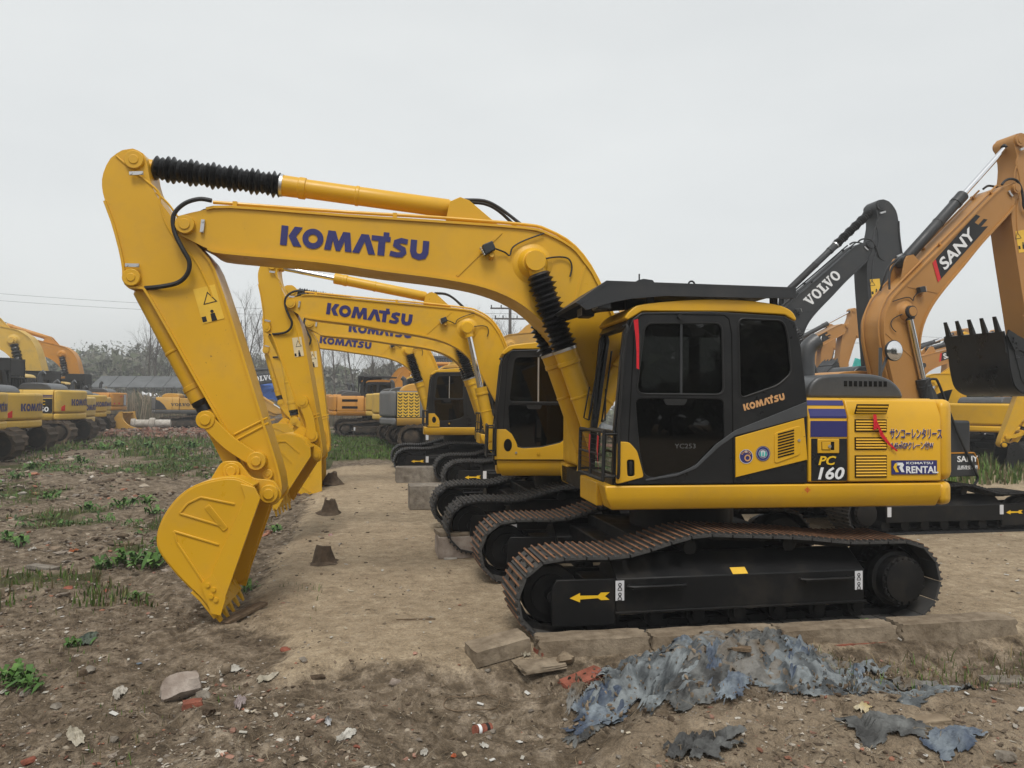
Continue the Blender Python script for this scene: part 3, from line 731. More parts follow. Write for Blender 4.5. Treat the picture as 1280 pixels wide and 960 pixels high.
def build_cab(root, S, sw):
    lod = S.get('lod', 2); st = S.get('cab', 'black'); cp = S['paint']; dk = S.get('cab_paint', 'cab_black')
    if st == 'yellowdoor':
        out = CAB_OUT; lo = rnd_poly([(-.87, 1.985), (-.085, 1.985), (-.06, 1.56), (-.18, 1.49), (-.45, 1.43), (-.70, 1.42), (-.78, 1.50), (-.84, 1.60)], .04)
    else: lo = WIN_LO
    me = plate(CAB_OUT, [WIN_UP, lo, WIN_RE], -1.215, .05, .008)
    cab = obj('cab', me, dk, root, rz=sw)
    me = plate(CAB_OUT, [[(p[0], p[1]) for p in rnd_poly([(-.95, 1.55), (-.80, 2.62), (-.05, 2.64), (-.02, 1.55)], .06)], WIN_RE], -.345, .04, .006)
    obj('far_wall', me, dk, cab)
    b = B(); b.prism([(-1.04, 1.18), (-1.04, 1.30), (.69, 1.30), (.69, 1.18)], -1.19, -.30); b.make('floor_pan', 'seat', cab)
    b = B(); ro = sp2([(-.96, 2.675), (-.90, 2.75), (-.78, 2.80), (-.3, 2.85), (.1, 2.855), (.42, 2.825), (.56, 2.775), (.615, 2.70)], 3)
    b.prism(ro + [(.60, 2.68), (.5, 2.735), (0, 2.75), (-.80, 2.735), (-.93, 2.655)], -1.205, -.32)
    b.make('roof', S.get('roof_paint', cp), cab, bevel=.035, seg=3)
    b = B(); b.box(-.85, .55, -1.18, -.32, 2.60, 2.70); b.make('ceiling', 'seat', cab)
    b = B(); b.prism([(.62, 1.3), (.585, 2.62), (.545, 2.62), (.56, 2.2), (.56, 1.3)], -1.19, -1.10); b.prism([(.62, 1.3), (.585, 2.62), (.545, 2.62), (.56, 2.2), (.56, 1.3)], -.42, -.33)
    b.box(.55, .63, -1.1, -.42, 1.3, 1.75); b.box(.53, .60, -1.1, -.42, 2.5, 2.68); b.make('rear_wall', dk, cab, bevel=.01)
    b = B(); b.box(.57, .575, -1.1, -.42, 1.75, 2.5); b.make('rear_glass', 'glass_tint', cab)
    # glazing
    if S.get('blinds'):
        obj('blind', plate(WIN_RE, [], -1.19, .006), 'blind', cab); obj('blind', plate(WIN_UP, [], -1.17, .006), 'blind', cab)
    obj('door_glass', plate(WIN_UP, [], -1.222, .006), 'glass_tint', cab)
    obj('door_glass', plate(lo, [], -1.222, .006), 'glass_dark', cab)
    obj('rear_side_glass', plate(WIN_RE, [], -1.222, .006), 'glass_tint', cab)
    g = B(); g.add([(-1.015, -1.19, 1.70), (-1.015, -.33, 1.70), (-.905, -.33, 2.64), (-.905, -1.19, 2.64)], [(0, 1, 2, 3)])
    g.make('windscreen', 'glass_clear', cab)
    g = B(); g.add([(-1.03, -1.19, 1.30), (-1.03, -.33, 1.30), (-1.017, -.33, 1.68), (-1.017, -1.19, 1.68)], [(0, 1, 2, 3)])
    g.make('lower_windscreen', 'glass_clear', cab)
    b = B()
    b.prism([(-1.05, 1.68), (-1.05, 1.71), (-1.0, 1.71), (-1.0, 1.68)], -1.19, -.33); b.prism([(-.955, 2.60), (-.90, 2.70), (-.84, 2.70), (-.88, 2.58)], -1.19, -.33)
    b.prism([(-1.06, 1.24), (-1.06, 1.31), (-1.0, 1.31), (-1.0, 1.24)], -1.19, -.33); 
    for y in (-1.19, -.40): b.prism([(-1.055, 1.25), (-1.045, 1.72), (-.965, 2.55), (-.90, 2.69), (-.85, 2.69), (-.93, 2.55), (-1.005, 1.72), (-1.01, 1.25)], y, y + .055)
    b.make('windscreen_frame', dk, cab, bevel=.006)
    # seat and console
    b = B(); b.prism(rnd_poly([(-.35, 1.55), (-.35, 1.70), (.12, 1.68), (.28, 2.35), (.40, 2.35), (.28, 1.6), (.1, 1.5)], .05, 3), -1.0, -.52); b.box(.27, .38, -.88, -.64, 2.36, 2.55); b.box(-.2, .2, -.95, -.6, 1.28, 1.56)
    b.make('seat', 'seat', cab, bevel=.02)
    b = B(); b.box(-.85, -.1, -.5, -.36, 1.3, 1.8); b.box(-.55, .1, -1.14, -1.02, 1.5, 1.72); b.cyl((-.5, -1.08, 1.72), (-.52, -1.08, 1.95), .018, 8); b.box(-.82, -.78, -.52, -.34, 1.8, 2.0)
    b.make('console', 'seat', cab, bevel=.01)
    # trim on the near wall
    if lod >= 1:
        b = B()
        b.box(-.475, -.455, -1.238, -1.222, 2.03, 2.64); b.make('window_bar', 'zinc' if lod < 2 else 'charcoal', cab)
        for w, y in ((WIN_UP, -1.2405), (WIN_RE, -1.2405)):
            t = B(); t.tube([(p[0], y, p[1]) for p in w] + [(w[0][0], y, w[0][1])], .009, 5); t.make('window_seal', 'rubber', cab)
        b = B(); dl = [(-.94, 1.262), (-.93, 1.7), (-.885, 2.55), (-.84, 2.69), (-.78, 2.71), (-.08, 2.715), (-.035, 2.68), (-.01, 2.55), (.005, 1.262)]
        for i in range(len(dl) - 1):
            b.tube([(dl[i][0], -1.2405, dl[i][1]), (dl[i + 1][0], -1.2405, dl[i + 1][1])], .0055, 4)
        b.make('door_gap', 'dark_gap', cab)
        t = B(); t.tube(smooth_path([(-.985, -1.24, 2.60), (-.965, -1.30, 2.585), (-.99, -1.305, 2.4), (-1.03, -1.305, 1.8), (-1.035, -1.30, 1.36), (-1.03, -1.24, 1.33)], 5), .014, 8); t.make('grab_rail', 'rubber', cab)
        b = B(); b.prism(rnd_poly([(-.60, 1.93), (-.44, 1.93), (-.41, 1.985), (-.63, 1.985)], .02, 3), -1.252, -1.23); b.make('window_latch', 'rubber', cab)
        B().cyl((-.48, -1.24, 2.69), (-.48, -1.262, 2.69), .022, 12).make('bump_stop', 'rubber', cab)
    if st == 'black':
        p = rnd_poly([(-1.043, 1.262), (-1.033, 1.62), (-.93, 1.615), (-.86, 1.54), (-.815, 1.38), (-.80, 1.318), (-1.0, 1.268)], .025, 3)
        pn = obj('door_corner_panel', plate(p, [rnd_poly([(-.945, 1.325), (-.95, 1.465), (-.885, 1.465), (-.88, 1.325)], .02, 3)], -1.244, .022, .006), cp, cab)
        if lod >= 1:
            B().box(-.955, -.87, -1.2405, -1.236, 1.32, 1.47).make('handle_recess', 'dark_gap', pn)
            B().box(-.93, -.905, -1.258, -1.243, 1.34, 1.45).make('door_handle', 'rubber', pn, bevel=.006)
        p = [(.022, 1.655), (.655, 1.825), (.688, 1.46), (.022, 1.31)]
        sp_ = obj('side_panel', plate(p, [], -1.243, .018, .005), cp, cab)
        if lod >= 1:
            lv = obj('louver_door', plate(rnd_poly([(.375, 1.695), (.62, 1.76), (.615, 1.505), (.375, 1.425)], .03, 3), [], -1.254, .012, .004), cp, sp_)
            for i in range(9):
                z = 1.48 + i * .025; b = B(); dx = .006
                b.prism([(.405, z - .004), (.405, z + .008), (.555, z + .045), (.555, z + .033)], -1.2635, -1.259); b.make('louver_slot', 'dark_gap', sp_)
            B().cyl((.60, -1.26, 1.63), (.60, -1.268, 1.63), .012, 10).make('lock', 'zinc', sp_)
            for cx, cz, rr, m1, m2 in ((.115, 1.49, .062, 'label_white', 'navy'), (.27, 1.515, .066, 'label_white', 'navy')):
                a = B(); ring(a, 0, 0, rr, rr, 0, 0, 28); put_flat('round_sticker', a.mesh('s', 0), m2 if cx < .2 else m1, sp_, cx, cz, -1.2545)
                a = B(); ring(a, 0, 0, rr, rr, rr * .93, rr * .93, 28); ring(a, 0, 0, rr * .55, rr * .55, rr * .47, rr * .47, 20)
                if cx < .2: a = B(); ring(a, 0, 0, rr, rr, rr * .93, rr * .93, 28); [poly(a, [(-.008, rr * .55), (.008, rr * .55), (.008, rr * .85), (-.008, rr * .85)]) for _ in (0,)]
                put_flat('sticker_ring', a.mesh('s', 0), 'label_white' if cx < .2 else 'navy', sp_, cx, cz, -1.2565)
                a = B()
                if cx < .2:
                    for i in range(7):
                        t = R(30 + i * 20); a.add([(rr * .5 * math.cos(t), rr * .5 * math.sin(t), 0), (rr * .82 * math.cos(t - .11), rr * .82 * math.sin(t - .11), 0), (rr * .82 * math.cos(t + .11), rr * .82 * math.sin(t + .11), 0)], [(0, 1, 2)])
                    ring(a, .012, -.012, .03, .03, .018, .018, 14)
                    put_flat('sticker_mark', a.mesh('s', 0), 'gold_print', sp_, cx, cz, -1.258)
                else:
                    ring(a, 0, 0, rr * .88, rr * .88, rr * .62, rr * .62, 28); put_flat('sticker_band', a.mesh('s', 0), 'navy', sp_, cx, cz, -1.2565)
                    a = B()
                    for i in range(3): a.add([(-.034 + i * .025, -.022, 0), (-.016 + i * .025, -.022, 0), (-.020 + i * .025, .016, 0), (-.030 + i * .025, .016, 0)], [(0, 1, 2, 3)])
                    mm = a.mesh('s', 0); put_flat('sticker_mark', mm, S.get('green', 'teal'), sp_, cx, cz, -1.258)
        p = [(.688, 1.97), (.688, 1.84), (.02, 1.67), (-.13, 1.57), (-.33, 1.39), (-.5, 1.325), (-.78, 1.285), (-.78, 1.30), (-.5, 1.345), (-.34, 1.415), (-.15, 1.60), (.02, 1.715)]
        obj('trim_band', plate(p, [], -1.2425, .010, .003), 'hood_grey', cab)
    elif st == 'yellowdoor':
        p = [(-1.045, 1.258), (-1.035, 1.66), (-.90, 1.66), (-.82, 1.60), (-.76, 1.49), (-.74, 1.42), (-.66, 1.405), (-.42, 1.42), (-.17, 1.48), (-.06, 1.56), (-.01, 1.64), (.69, 1.70), (.69, 1.258)] if S.get('full_door', True) else \
            [(-1.045, 1.258), (-1.035, 1.62), (-.86, 1.62), (-.75, 1.50), (-.72, 1.40), (-.72, 1.258)]
        pn = obj('door_lower_panel', plate(p, [], -1.245, .022, .006), cp, cab)
        a = B(); ring(a, 0, 0, .055, .085, 0, 0, 20); put_flat('handle_recess', a.mesh('s', 0), 'dark_gap', pn, -.87, 1.45, -1.258)
        B().cyl((-.76, -1.256, 1.35), (-.76, -1.268, 1.35), .016, 8).make('bolt', 'zinc', pn); B().cyl((-.46, -1.256, 1.345), (-.46, -1.27, 1.345), .022, 8).make('bolt', cp, pn)
    if S.get('grille', lod >= 1):
        b = B(); P = [(-1.15, -1.22, 1.29), (-1.15, -.36, 1.29), (-1.14, -.36, 1.70), (-1.14, -1.22, 1.70)]
        for i in range(4): b.tube([P[i], P[(i + 1) % 4]], .016, 6)
        b.tube([(-1.15, -.79, 1.29), (-1.14, -.79, 1.70)], .012, 6); b.tube([(-1.145, -1.22, 1.5), (-1.145, -.36, 1.5)], .012, 6)
        for y in (-1.22, -.36):
            for z in (1.32, 1.68): b.tube([(-1.145, y, z), (-1.03, y, z)], .012, 6)
        gd = b.make('window_guard', 'rubber', cab)
        if lod >= 2:
            b = B()
            for i in range(19): y = -1.21 + i * .045; b.tube([(-1.148, y, 1.29), (-1.14, y, 1.70)], .0022, 4)
            for i in range(9): z = 1.31 + i * .045; b.tube([(-1.147, -1.22, z), (-1.147, -.36, z)], .0022, 4)
            b.make('guard_mesh', 'rubber', cab)
            for y, q in ((-1.15, .26), (-.86, .22)):
                t = B(); t.add([(-1.175, y - .025, 1.66), (-1.175, y + .02, 1.67), (-1.18, y + .028, 1.55), (-1.17, y + .02, 1.42), (-1.175, y - .02, 1.36), (-1.185, y - .03, 1.5)], [(0, 1, 2, 5), (5, 2, 3, 4)]); t.make('red_ribbon', 'red_ribbon', cab)
    if S.get('canopy'):
        b = B(); b.prism([(-1.40, 2.79), (-1.13, 2.985), (.58, 2.975), (.60, 2.955), (-1.11, 2.955), (-1.36, 2.775)], -1.24, -.26)
        for y in (-1.24, -.29): b.prism([(-1.36, 2.77), (-1.12, 2.958), (.59, 2.958), (.585, 2.88), (.2, 2.872), (-.6, 2.868), (-.92, 2.835), (-1.08, 2.80), (-1.30, 2.73)], y, y + .03)
        cn = b.make('canopy', 'charcoal', cab)
        for y in (-1.1, -.45):
            for x in (-.7, .45): B().box(x - .03, x + .03, y - .02, y + .02, 2.78, 2.96).make('canopy_bracket', 'charcoal', cab)
        for y in (-1.12, -.55):
            l = B().box(-1.20, -1.08, y - .10, y + .10, 2.745, 2.835); wl = l.make('work_lamp', 'charcoal', cab, bevel=.012)
            g = B(); [g.box(-1.206, -1.199, y - .09 + i * .06, y - .04 + i * .06, 2.755, 2.825) for i in range(3)]; g.make('lamp_lens', 'lamp_glass', cab)
        b = B(); b.prism(rnd_poly([(-.74, 3.03), (-.72, 3.07), (-.66, 3.085), (-.57, 3.075), (-.55, 3.035)], .012, 2), -.8, -.66); b.box(-.72, -.70, -.78, -.68, 2.98, 3.04); b.box(-.60, -.58, -.78, -.68, 2.98, 3.04)
        b.cyl((-.68, -.73, 3.07), (-.68, -.73, 3.14), .007, 6); b.make('beacon_bracket', 'charcoal', cab)
        t = B(); t.tube([(-.32 + .03 * math.cos(R(i * 20)), -1.1, 2.99 + .035 * math.sin(R(i * 20))) for i in range(10)], .008, 6); t.make('lifting_eye', 'charcoal', cab)
    if S.get('wiper', lod >= 2):
        t = B(); t.tube([(-1.07, -.40, 1.78), (-1.03, -.45, 2.1), (-.98, -.5, 2.45)], .010, 6); t.tube([(-1.07, -.40, 1.78), (-1.11, -.36, 1.80), (-1.05, -.34, 2.1)], .008, 6); t.make('wiper', 'rubber', cab)
    if S.get('ribbons'):
        t = B(); t.add([(-.915, -1.315, 2.645), (-.875, -1.315, 2.655), (-.865, -1.31, 2.52), (-.862, -1.306, 2.38), (-.862, -1.305, 2.23), (-.885, -1.305, 2.24), (-.885, -1.306, 2.38), (-.895, -1.31, 2.50)], [(0, 1, 2, 7), (7, 2, 3, 6), (6, 3, 4, 5)]); t.make('red_ribbon', 'red_ribbon', cab)
    if S.get('cage'):
        b = B(); fr_ = [(-.95, 2.72), (.66, 2.78), (.72, 1.30)]
        for y in (-1.27, -.25):
            b.tube([(.75, y, 1.3), (.75, y, 2.98), (-1.1, y, 2.98), (-1.15, y, 1.7)], .035, 8)
        for z in (1.6, 2.0, 2.4, 2.95): b.tube([(.75, -1.27, z), (.75, -.25, z)], .03, 6)
        for i in range(7): y = -1.2 + i * .15; b.tube([(.75, y, 1.3), (.75, y, 2.98)], .012, 5)
        b.box(-1.1, .75, -1.27, -.25, 2.97, 3.0); b.box(.74, .76, -1.27, -.25, 2.45, 2.98); b.box(.74, .76, -1.27, -.25, 1.3, 1.75); b.box(-.2, .74, -1.275, -1.265, 2.62, 2.98); b.make('cab_guard', 'rubber', cab)
    return cab
def arc_plan(r, y0, y1, n=12):
    return [(math.sqrt(r * r - y * y), y) for y in [y0 + (y1 - y0) * i / n for i in range(n + 1)]]
def build_house(root, S, sw):
    lod = S.get('lod', 2); p = S['paint']; cwp = S.get('cw_paint', p); vis = S.get('vis', -1); fd = S.get('door_paint', p)
    b = B(); b.prism([(-1.0, -1.15), (1.9, -1.15), (1.9, 1.15), (-1.0, 1.15)], 1.045, 1.22, 'z'); b.make('revolving_frame', 'under_black', root, rz=sw)
    for sd in (-1, 1):                            # side skirts
        sec = [(sd * 1.24, 1.245), (sd * 1.24, 1.135), (sd * 1.17, 1.03), (sd * .9, 1.03), (sd * .9, 1.245)]
        b = B(); v = []
        x0s = [-1.135, -1.13, -1.06, -1.06, -1.12] if sd < 0 else [-1.0] * 5
        for k, (y, z) in enumerate(sec): v.append((x0s[k], y, z))
        for y, z in sec: v.append((1.985, y, z))
        fs = [(i, (i + 1) % 5, 5 + (i + 1) % 5, 5 + i) for i in range(5)] + [(4, 3, 2, 1, 0), (5, 6, 7, 8, 9)]
        if sd > 0: fs = [f[::-1] for f in fs]
        b.add(v, fs)
        sk = b.make('side_skirt', S.get('skirt_paint', p), root, rz=sw, bevel=.015)
    if True:
        b = B(); b.box(-1.125, -1.06, -.9, -.28, 1.03, 1.245); b.make('front_skirt', S.get('skirt_paint', p), root, rz=sw, bevel=.012)
    # engine bays either side
    for sd in (-1, 1):
        for nm, x0, x1, m in (('engine_door', .70, 1.072, S.get('dark_panel', p)), ('engine_door', 1.08, 1.985, fd)):
            sec = [(sd * 1.24, 1.262), (sd * 1.24, 1.84), (sd * 1.175, 1.985), (sd * 1.10, 2.005), (sd * .85, 2.005), (sd * .85, 1.262)]
            q = sec if sd > 0 else sec[::-1]
            b = B(); b.prism(q, x0, x1, 'x'); d = b.make(nm, m, root, rz=sw, bevel=.012)
            if x0 > 1 and lod >= 1 and sd == vis:
                for lx, lz0, lz1, ch in ((1.135, 1.872, 1.955, 1), (1.145, 1.712, 1.81, 0), (1.145, 1.552, 1.65, 0), (1.145, 1.305, 1.49, 0)):
                    M = Matrix.Translation((0, sd * 1.24, 1.84)) @ Matrix.Rotation(R(24) * -sd, 4, 'X') @ Matrix.Translation((0, -sd * 1.24, -1.84)) if ch else Matrix.Identity(4)
                    B().box(lx - .006, lx + .301, sd * 1.2435 - .003, sd * 1.2435 + .003, lz0 - .006, lz1 + .006).make('louver_recess', 'dark_gap', d, xf=M)
                    s = B(); n = int((lz1 - lz0) / .0235)
                    for i in range(n):
                        z = lz0 + (i + .5) * (lz1 - lz0) / n
                        y = sd * 1.2475
                        s.prism([(y, z - .009), (y + sd * .008, z - .006), (y + sd * .002, z + .006), (y, z + .007)], lx + .002, lx + .293, 'x')
                    s.make('louver_slats', fd, d, xf=M, smooth=0)
    b = B(); b.box(.7, 1.95, -.86, .86, 1.25, 1.995); b.make('engine_deck', p if lod < 2 else p, root, rz=sw)
    # counterweight
    r = S.get('tail', 2.45); pl = [(1.995, -1.235)] + arc_plan(r, -1.17, 1.17, 14) + [(1.995, 1.235)]
    b = B(); b.prism(rnd_poly([(2.0, -1.237), (2.11, -1.235)], .01, 1)[:0] + pl, 1.262, 2.0, 'z'); cw = b.make('counterweight', cwp, root, rz=sw, bevel=.075, seg=4)
    b = B(); pl2 = [(1.995, -1.235)] + arc_plan(r - .01, -1.17, 1.17, 14) + [(1.995, 1.235)]; b.prism(pl2, 1.035, 1.250, 'z'); b.make('counterweight_base', cwp if S.get('cw_base') is None else S['cw_base'], cw, bevel=.06, seg=3)
    # hood, exhaust
    b = B(); hp = sp2([(.86, 2.0), (.87, 2.10), (.95, 2.19), (1.08, 2.225), (1.35, 2.235), (1.55, 2.225), (1.70, 2.18), (1.80, 2.09), (1.83, 2.0)], 2)
    b.prism(hp, -.95, .55); hd = b.make('engine_hood', S.get('hood_paint', 'hood_grey'), root, rz=sw, bevel=.045, seg=3)
    if lod >= 1 and vis < 0:
        for i in range(9):
            x = 1.22 + i * .05; B().box(x, x + .032, -.9535, -.94, 2.115, 2.165).make('hood_slot', 'dark_gap', hd)
    t = B(); t.tube(smooth_path([(1.24, -.25, 2.15), (1.24, -.25, 2.42), (1.27, -.25, 2.53), (1.36, -.25, 2.60)], 4), .085, 14); ex = t.make('exhaust_pipe', S.get('exhaust', 'hood_grey'), root, rz=sw)
    # right-hand tanks, boom well
    b = B(); b.box(-.98, .68, .50, 1.225, 1.255, 1.94); b.make('fuel_tank', S.get('tank_paint', p), root, rz=sw, bevel=.04, seg=3)
    b = B(); b.box(.02, .70, -.27, .49, 1.23, 1.9); b.make('pump_bay', 'cab_black', root, rz=sw)
    b = B()
    for y in (-.28, .24): b.prism([(-1.0, 1.2), (-.95, 1.45), (-.78, 1.50), (-.6, 1.66), (-.36, 1.72), (-.2, 1.6), (.05, 1.2)], y, y + .04)
    b.make('boom_bracket', p, root, rz=sw, bevel=.006)
    return cw
def excavator(S):
    root = thing('excavator', S['label'], 'excavator', S['loc'], R(S.get('rz', 0)), S.get('group'), S.get('scale', 1))
    sw = R(S.get('swing', 0))
    build_tracks(root, S)
    cw = build_house(root, S, sw)
    cab = build_cab(root, S, sw)
    parts = build_boom(root, S, sw) if S.get('front', True) else (None,) * 3
    return root, cw, cab, parts, sw
# ------------------------------------------------------------------ the machines
def post(root, S):
    """lower or shorten the upper body of big / short-tailed models"""
    low = {'track', 'track_frame', 'track_roller', 'idler', 'sprocket', 'centre_frame', 'slewing_ring'}
    dz = S.get('drop', 0); k = S.get('short'); sw_ = R(S.get('swing', 0)); by = S.get('by', .15)
    front = {'boom', 'arm', 'bucket', 'guide_link', 'bucket_link', 'bucket_cylinder', 'arm_cylinder', 'boom_cylinder', 'boom_bracket'}
    house = {'side_skirt', 'engine_door', 'engine_deck', 'counterweight', 'engine_hood', 'exhaust_pipe', 'revolving_frame'}
    for o in root.children:
        nm = o.name.split('.')[0]
        if nm in low:
            o.location.x += S.get('track_shift', 0); continue
        if dz: o.location.z += dz
        if nm == 'cab': o.location.x += S.get('cab_x', 0)
        if nm in front: o.location += Vector((-math.sin(sw_) * by, math.cos(sw_) * by, 0))
        if k and nm in house:
            for q in [o] + list(o.children):
                for v in q.data.vertices:
                    if v.co.x > .7: v.co.x = .7 + (v.co.x - .7) * k
def base_spec(**k):
    d = dict(paint='yellow_row', boom_paint='yellow_row', lod=1, logo='k', logo_mat='navy', shoe=('shoe_dark', 'grouser_dark'), decals=True, group='excavators parked on the dirt yard')
    d.update(k); return d
def machine(**k):
    S = base_spec(**k); r = excavator(S); post(r[0], S); return r + (S,)
# --- the near machine
root, cw, cab, (boom, arm, bucket), sw, S1 = machine(
    label='yellow excavator with black cab and canopy, numbered 160 on its dark side panel', loc=(0, 0, 0), rz=0, swing=-3, lod=2,
    paint='yellow', boom_paint='yellow', shoe=('shoe_black', 'grouser_rust'), bs=1.012, bx=0, canopy=True, ribbons=True, bucket_plate=True, dark_panel='yellow', group=None)
def on_root(fn, *a, **k): return fn(*a, parent=cw_door, **k)
door_f = [o for o in root.children if o.name.startswith('engine_door')][0]
door_r = [o for o in root.children if o.name.startswith('engine_door')][1]
Y = -1.2445
b = B(); yz_skin(b, .725, 1.064, [(Y, 1.272), (Y, 1.645)], 0); b.make('dark_panel', 'cab_black', door_f, smooth=0)
b = B(); yz_skin(b, .718, 1.064, [(Y - .001, 1.66), (Y - .001, 1.80)], 0); b.make('navy_stripe', 'navy', door_f, smooth=0)
def chz(t): return (-1.2445 + .065 * t, 1.842 + .145 * t)
b = B(); yz_skin(b, .713, 1.062, [(Y, 1.826), chz(0), chz(.45)], 0); b.make('navy_stripe', 'navy', door_f, smooth=0)
b = B(); yz_skin(b, .708, 1.060, [chz(.66), chz(.97)], 0); b.make('navy_stripe', 'navy', door_f, smooth=0)
kb = B().box(.78, .985, Y - .012, Y, 1.515, 1.642).make('key_box', 'yellow', door_f, bevel=.006)
B().box(.815, .935, Y - .0135, Y - .0115, 1.545, 1.618).make('key_recess', 'dark_gap', door_f)
B().box(.818, .90, Y - .020, Y - .012, 1.548, 1.615).make('key_flap', 'yellow', door_f, bevel=.003)
B().cyl((.885, Y - .018, 1.578), (.885, Y - .028, 1.578), .014, 12).make('lock', 'zinc', door_f)
put_text('lettering', 'PC', 'yellow_print', door_f, .785, 1.415, Y - .003, .075, bold=.03, shear=.25, sx=1.2)
put_text('lettering', '160', 'white_print', door_f, .755, 1.29, Y - .003, .10, bold=.035, shear=.22, sx=1.25)
put_text('lettering', 'サンコーレンタリース', 'white_print', door_r, 1.475, 1.650, Y - .002, .072, bold=.032, sx=.50)
put_text('lettering', 'サンコーレンタリース', 'navy', door_r, 1.475, 1.650, Y - .005, .072, bold=.018, sx=.50)
put_text('lettering', '0.45㎥GPクレーン付W', 'white_print', door_r, 1.485, 1.555, Y - .002, .052, bold=.028, sx=.56)
put_text('lettering', '0.45㎥GPクレーン付W', 'navy', door_r, 1.485, 1.555, Y - .005, .052, bold=.008, sx=.56)
rp = put_rect('rental_plate', 'navy', door_r, 1.49, 1.325, Y - .002, .445, .125)
put_text('lettering', 'RENTAL', 'white_print', door_r, 1.625, 1.337, Y - .006, .060, bold=.035, sx=1.02)
put_text('lettering', 'KOMATSU', 'white_print', door_r, 1.628, 1.415, Y - .006, .021, bold=.01, sx=1.9)
a = B(); poly(a, [(.0, .045), (.018, .08), (.05, .08), (.03, .045), (.055, 0), (.025, 0)]); put_flat('emblem_mark', a.mesh('e', 0), 'yellow_print', door_r, 1.505, 1.345, Y - .006)
a = B(); poly(a, [(.03, .085), (.09, .085), (.105, .065), (.09, .04), (.11, 0), (.08, 0), (.058, .04), (.07, .06), (.04, .06)]); put_flat('emblem_mark', a.mesh('e', 0), 'white_print', door_r, 1.505, 1.345, Y - .006)
t = B(); t.add([(1.305, Y - .02, 1.86), (1.335, Y - .02, 1.86), (1.335, Y - .03, 1.80), (1.345, Y - .028, 1.74), (1.30, Y - .03, 1.72), (1.30, Y - .03, 1.79), (1.40, Y - .02, 1.69), (1.47, Y - .018, 1.60), (1.545, Y - .015, 1.535), (1.53, Y - .015, 1.53), (1.45, Y - .018, 1.59), (1.37, Y - .022, 1.67)],
             [(0, 1, 2, 5), (5, 2, 3, 4), (2, 6, 11, 3), (6, 7, 10, 11), (7, 8, 9, 10)]); t.make('red_ribbon', 'red_ribbon', door_r, smooth=0)
put_flat('lettering', LOGO_K, 'gold_print', cab, .105, 1.885, -1.2435, ang=R(15), size=.058, sx=.95)
plain('faint_print', (.10, .10, .10), .6)
put_text('chalk_mark', 'YC253', 'faint_print', cab, -.52, 1.56, -1.2285, .04, bold=-.014, sx=1.2)
skn = [o for o in root.children if o.name.startswith('side_skirt')][0]
a = B(); ring(a, 0, 0, .018, .018, .014, .014, 16); a.add([(-.03, -.002, 0), (.03, -.002, 0), (.03, .002, 0), (-.03, .002, 0)], [(0, 1, 2, 3)]); a.add([(-.002, -.03, .0004), (.002, -.03, .0004), (.002, .03, .0004), (-.002, .03, .0004)], [(0, 1, 2, 3)])
put_flat('target_mark', a.mesh('e', 0), 'red_print', skn, .69, 1.195, -1.2425)
# --- the row behind it
machine(label='smaller yellow excavator with yellow lower door, parked behind the one with the canopy', loc=(-.28, 3.28, .06), swing=-8.0, scale=.96, cab='yellowdoor',
        ab=3.1, aa=4.0, ak=14, bs=.81, as_=1.08, bx=-.28, bz=.10, logo_x=-4.16, logo_s=.21, ks=1.1, aw=.78, cab_x=-.12, boot_a=False, boot_b=False, arm_frac=.62, boom_frac=.50, sticker='sticker_cream', short=.55, tail=2.45, drop=-.06, canopy=False)
machine(label='yellow excavator with black ram boots, its cab hidden behind the smaller one', loc=(.435, 9.9, 0), swing=-2, ab=.9, aa=9.4, bs=1.02, as_=1.06, ak=-30, cab='yellowdoor', sticker='sticker_cream')
machine(label='yellow excavator whose cab door has a yellow corner, behind a concrete block', loc=(-.432, 14.3, 0), swing=-2, ab=1.5, bs=1.03, aa=10, ak=0, cab='yellowdoor', full_door=False)
# --- machines facing the other way
rs, cws, cabs, _, sws, _S = machine(label='tan excavator with raised boom, chrome ram and a curled black toothed bucket', loc=(5.086, 3.822, 0), rz=180, swing=6, scale=.88, vis=1, paint='tan_orange', boom_paint='tan_orange',
        track_shift=-.5, tooth=.36, ab=39, aa=-10.7, ak=203, bs=1.14, as_=1.144, bx=-.174, logo='s', bucket_paint='cab_black', cyl_paint='charcoal', boot_a=False, boot_b=False, arm_frac=.55, boom_frac=.52, tank_paint='charcoal', door_paint='cab_black', dark_panel='charcoal', cw_paint='cab_black')
bx_ = B(); bx_.prism(rnd_poly([(-1.10, .96), (-1.07, 1.24), (-1.0, 1.36), (-.45, 1.36), (-.45, .96)], .04, 3), .55, 1.262)
tb = bx_.make('tool_box', 'charcoal', rs, rz=sws, bevel=.02)
b = B(); b.strip([(-1.115, 1.08), (-1.085, 1.26), (-1.01, 1.375), (-.45, 1.375)], .56, 1.27, .018); b.make('box_trim', 'orange', tb)
put_text('lettering', 'SANY', 'white_print', tb, -.62, 1.22, 1.268, .10, bold=.03, side=1, sx=1.3)
put_text('lettering', '品质改变世界', 'white_print', tb, -.62, 1.09, 1.268, .055, bold=.01, side=1, sx=1.0)
t = B(); t.tube(smooth_path([(.02, 1.2, 1.9), (.02, 1.24, 2.5), (-.02, 1.24, 2.62), (-.16, 1.24, 2.66), (-.27, 1.24, 2.55), (-.62, 1.27, 1.75), (-.98, 1.31, 1.05), (-1.03, 1.31, .92), (-.97, 1.3, .82)], 4), .022, 8); t.make('handrail', 'rubber', rs, rz=sws)
t = B(); t.tube([(.74, .95, 1.98), (.72, .95, 3.2)], .03, 8); t.tube([(.72, .95, 2.75), (.55, .95, 3.1)], .025, 6); mr = t.make('mirror_stalk', 'hood_grey', rs, rz=sws)
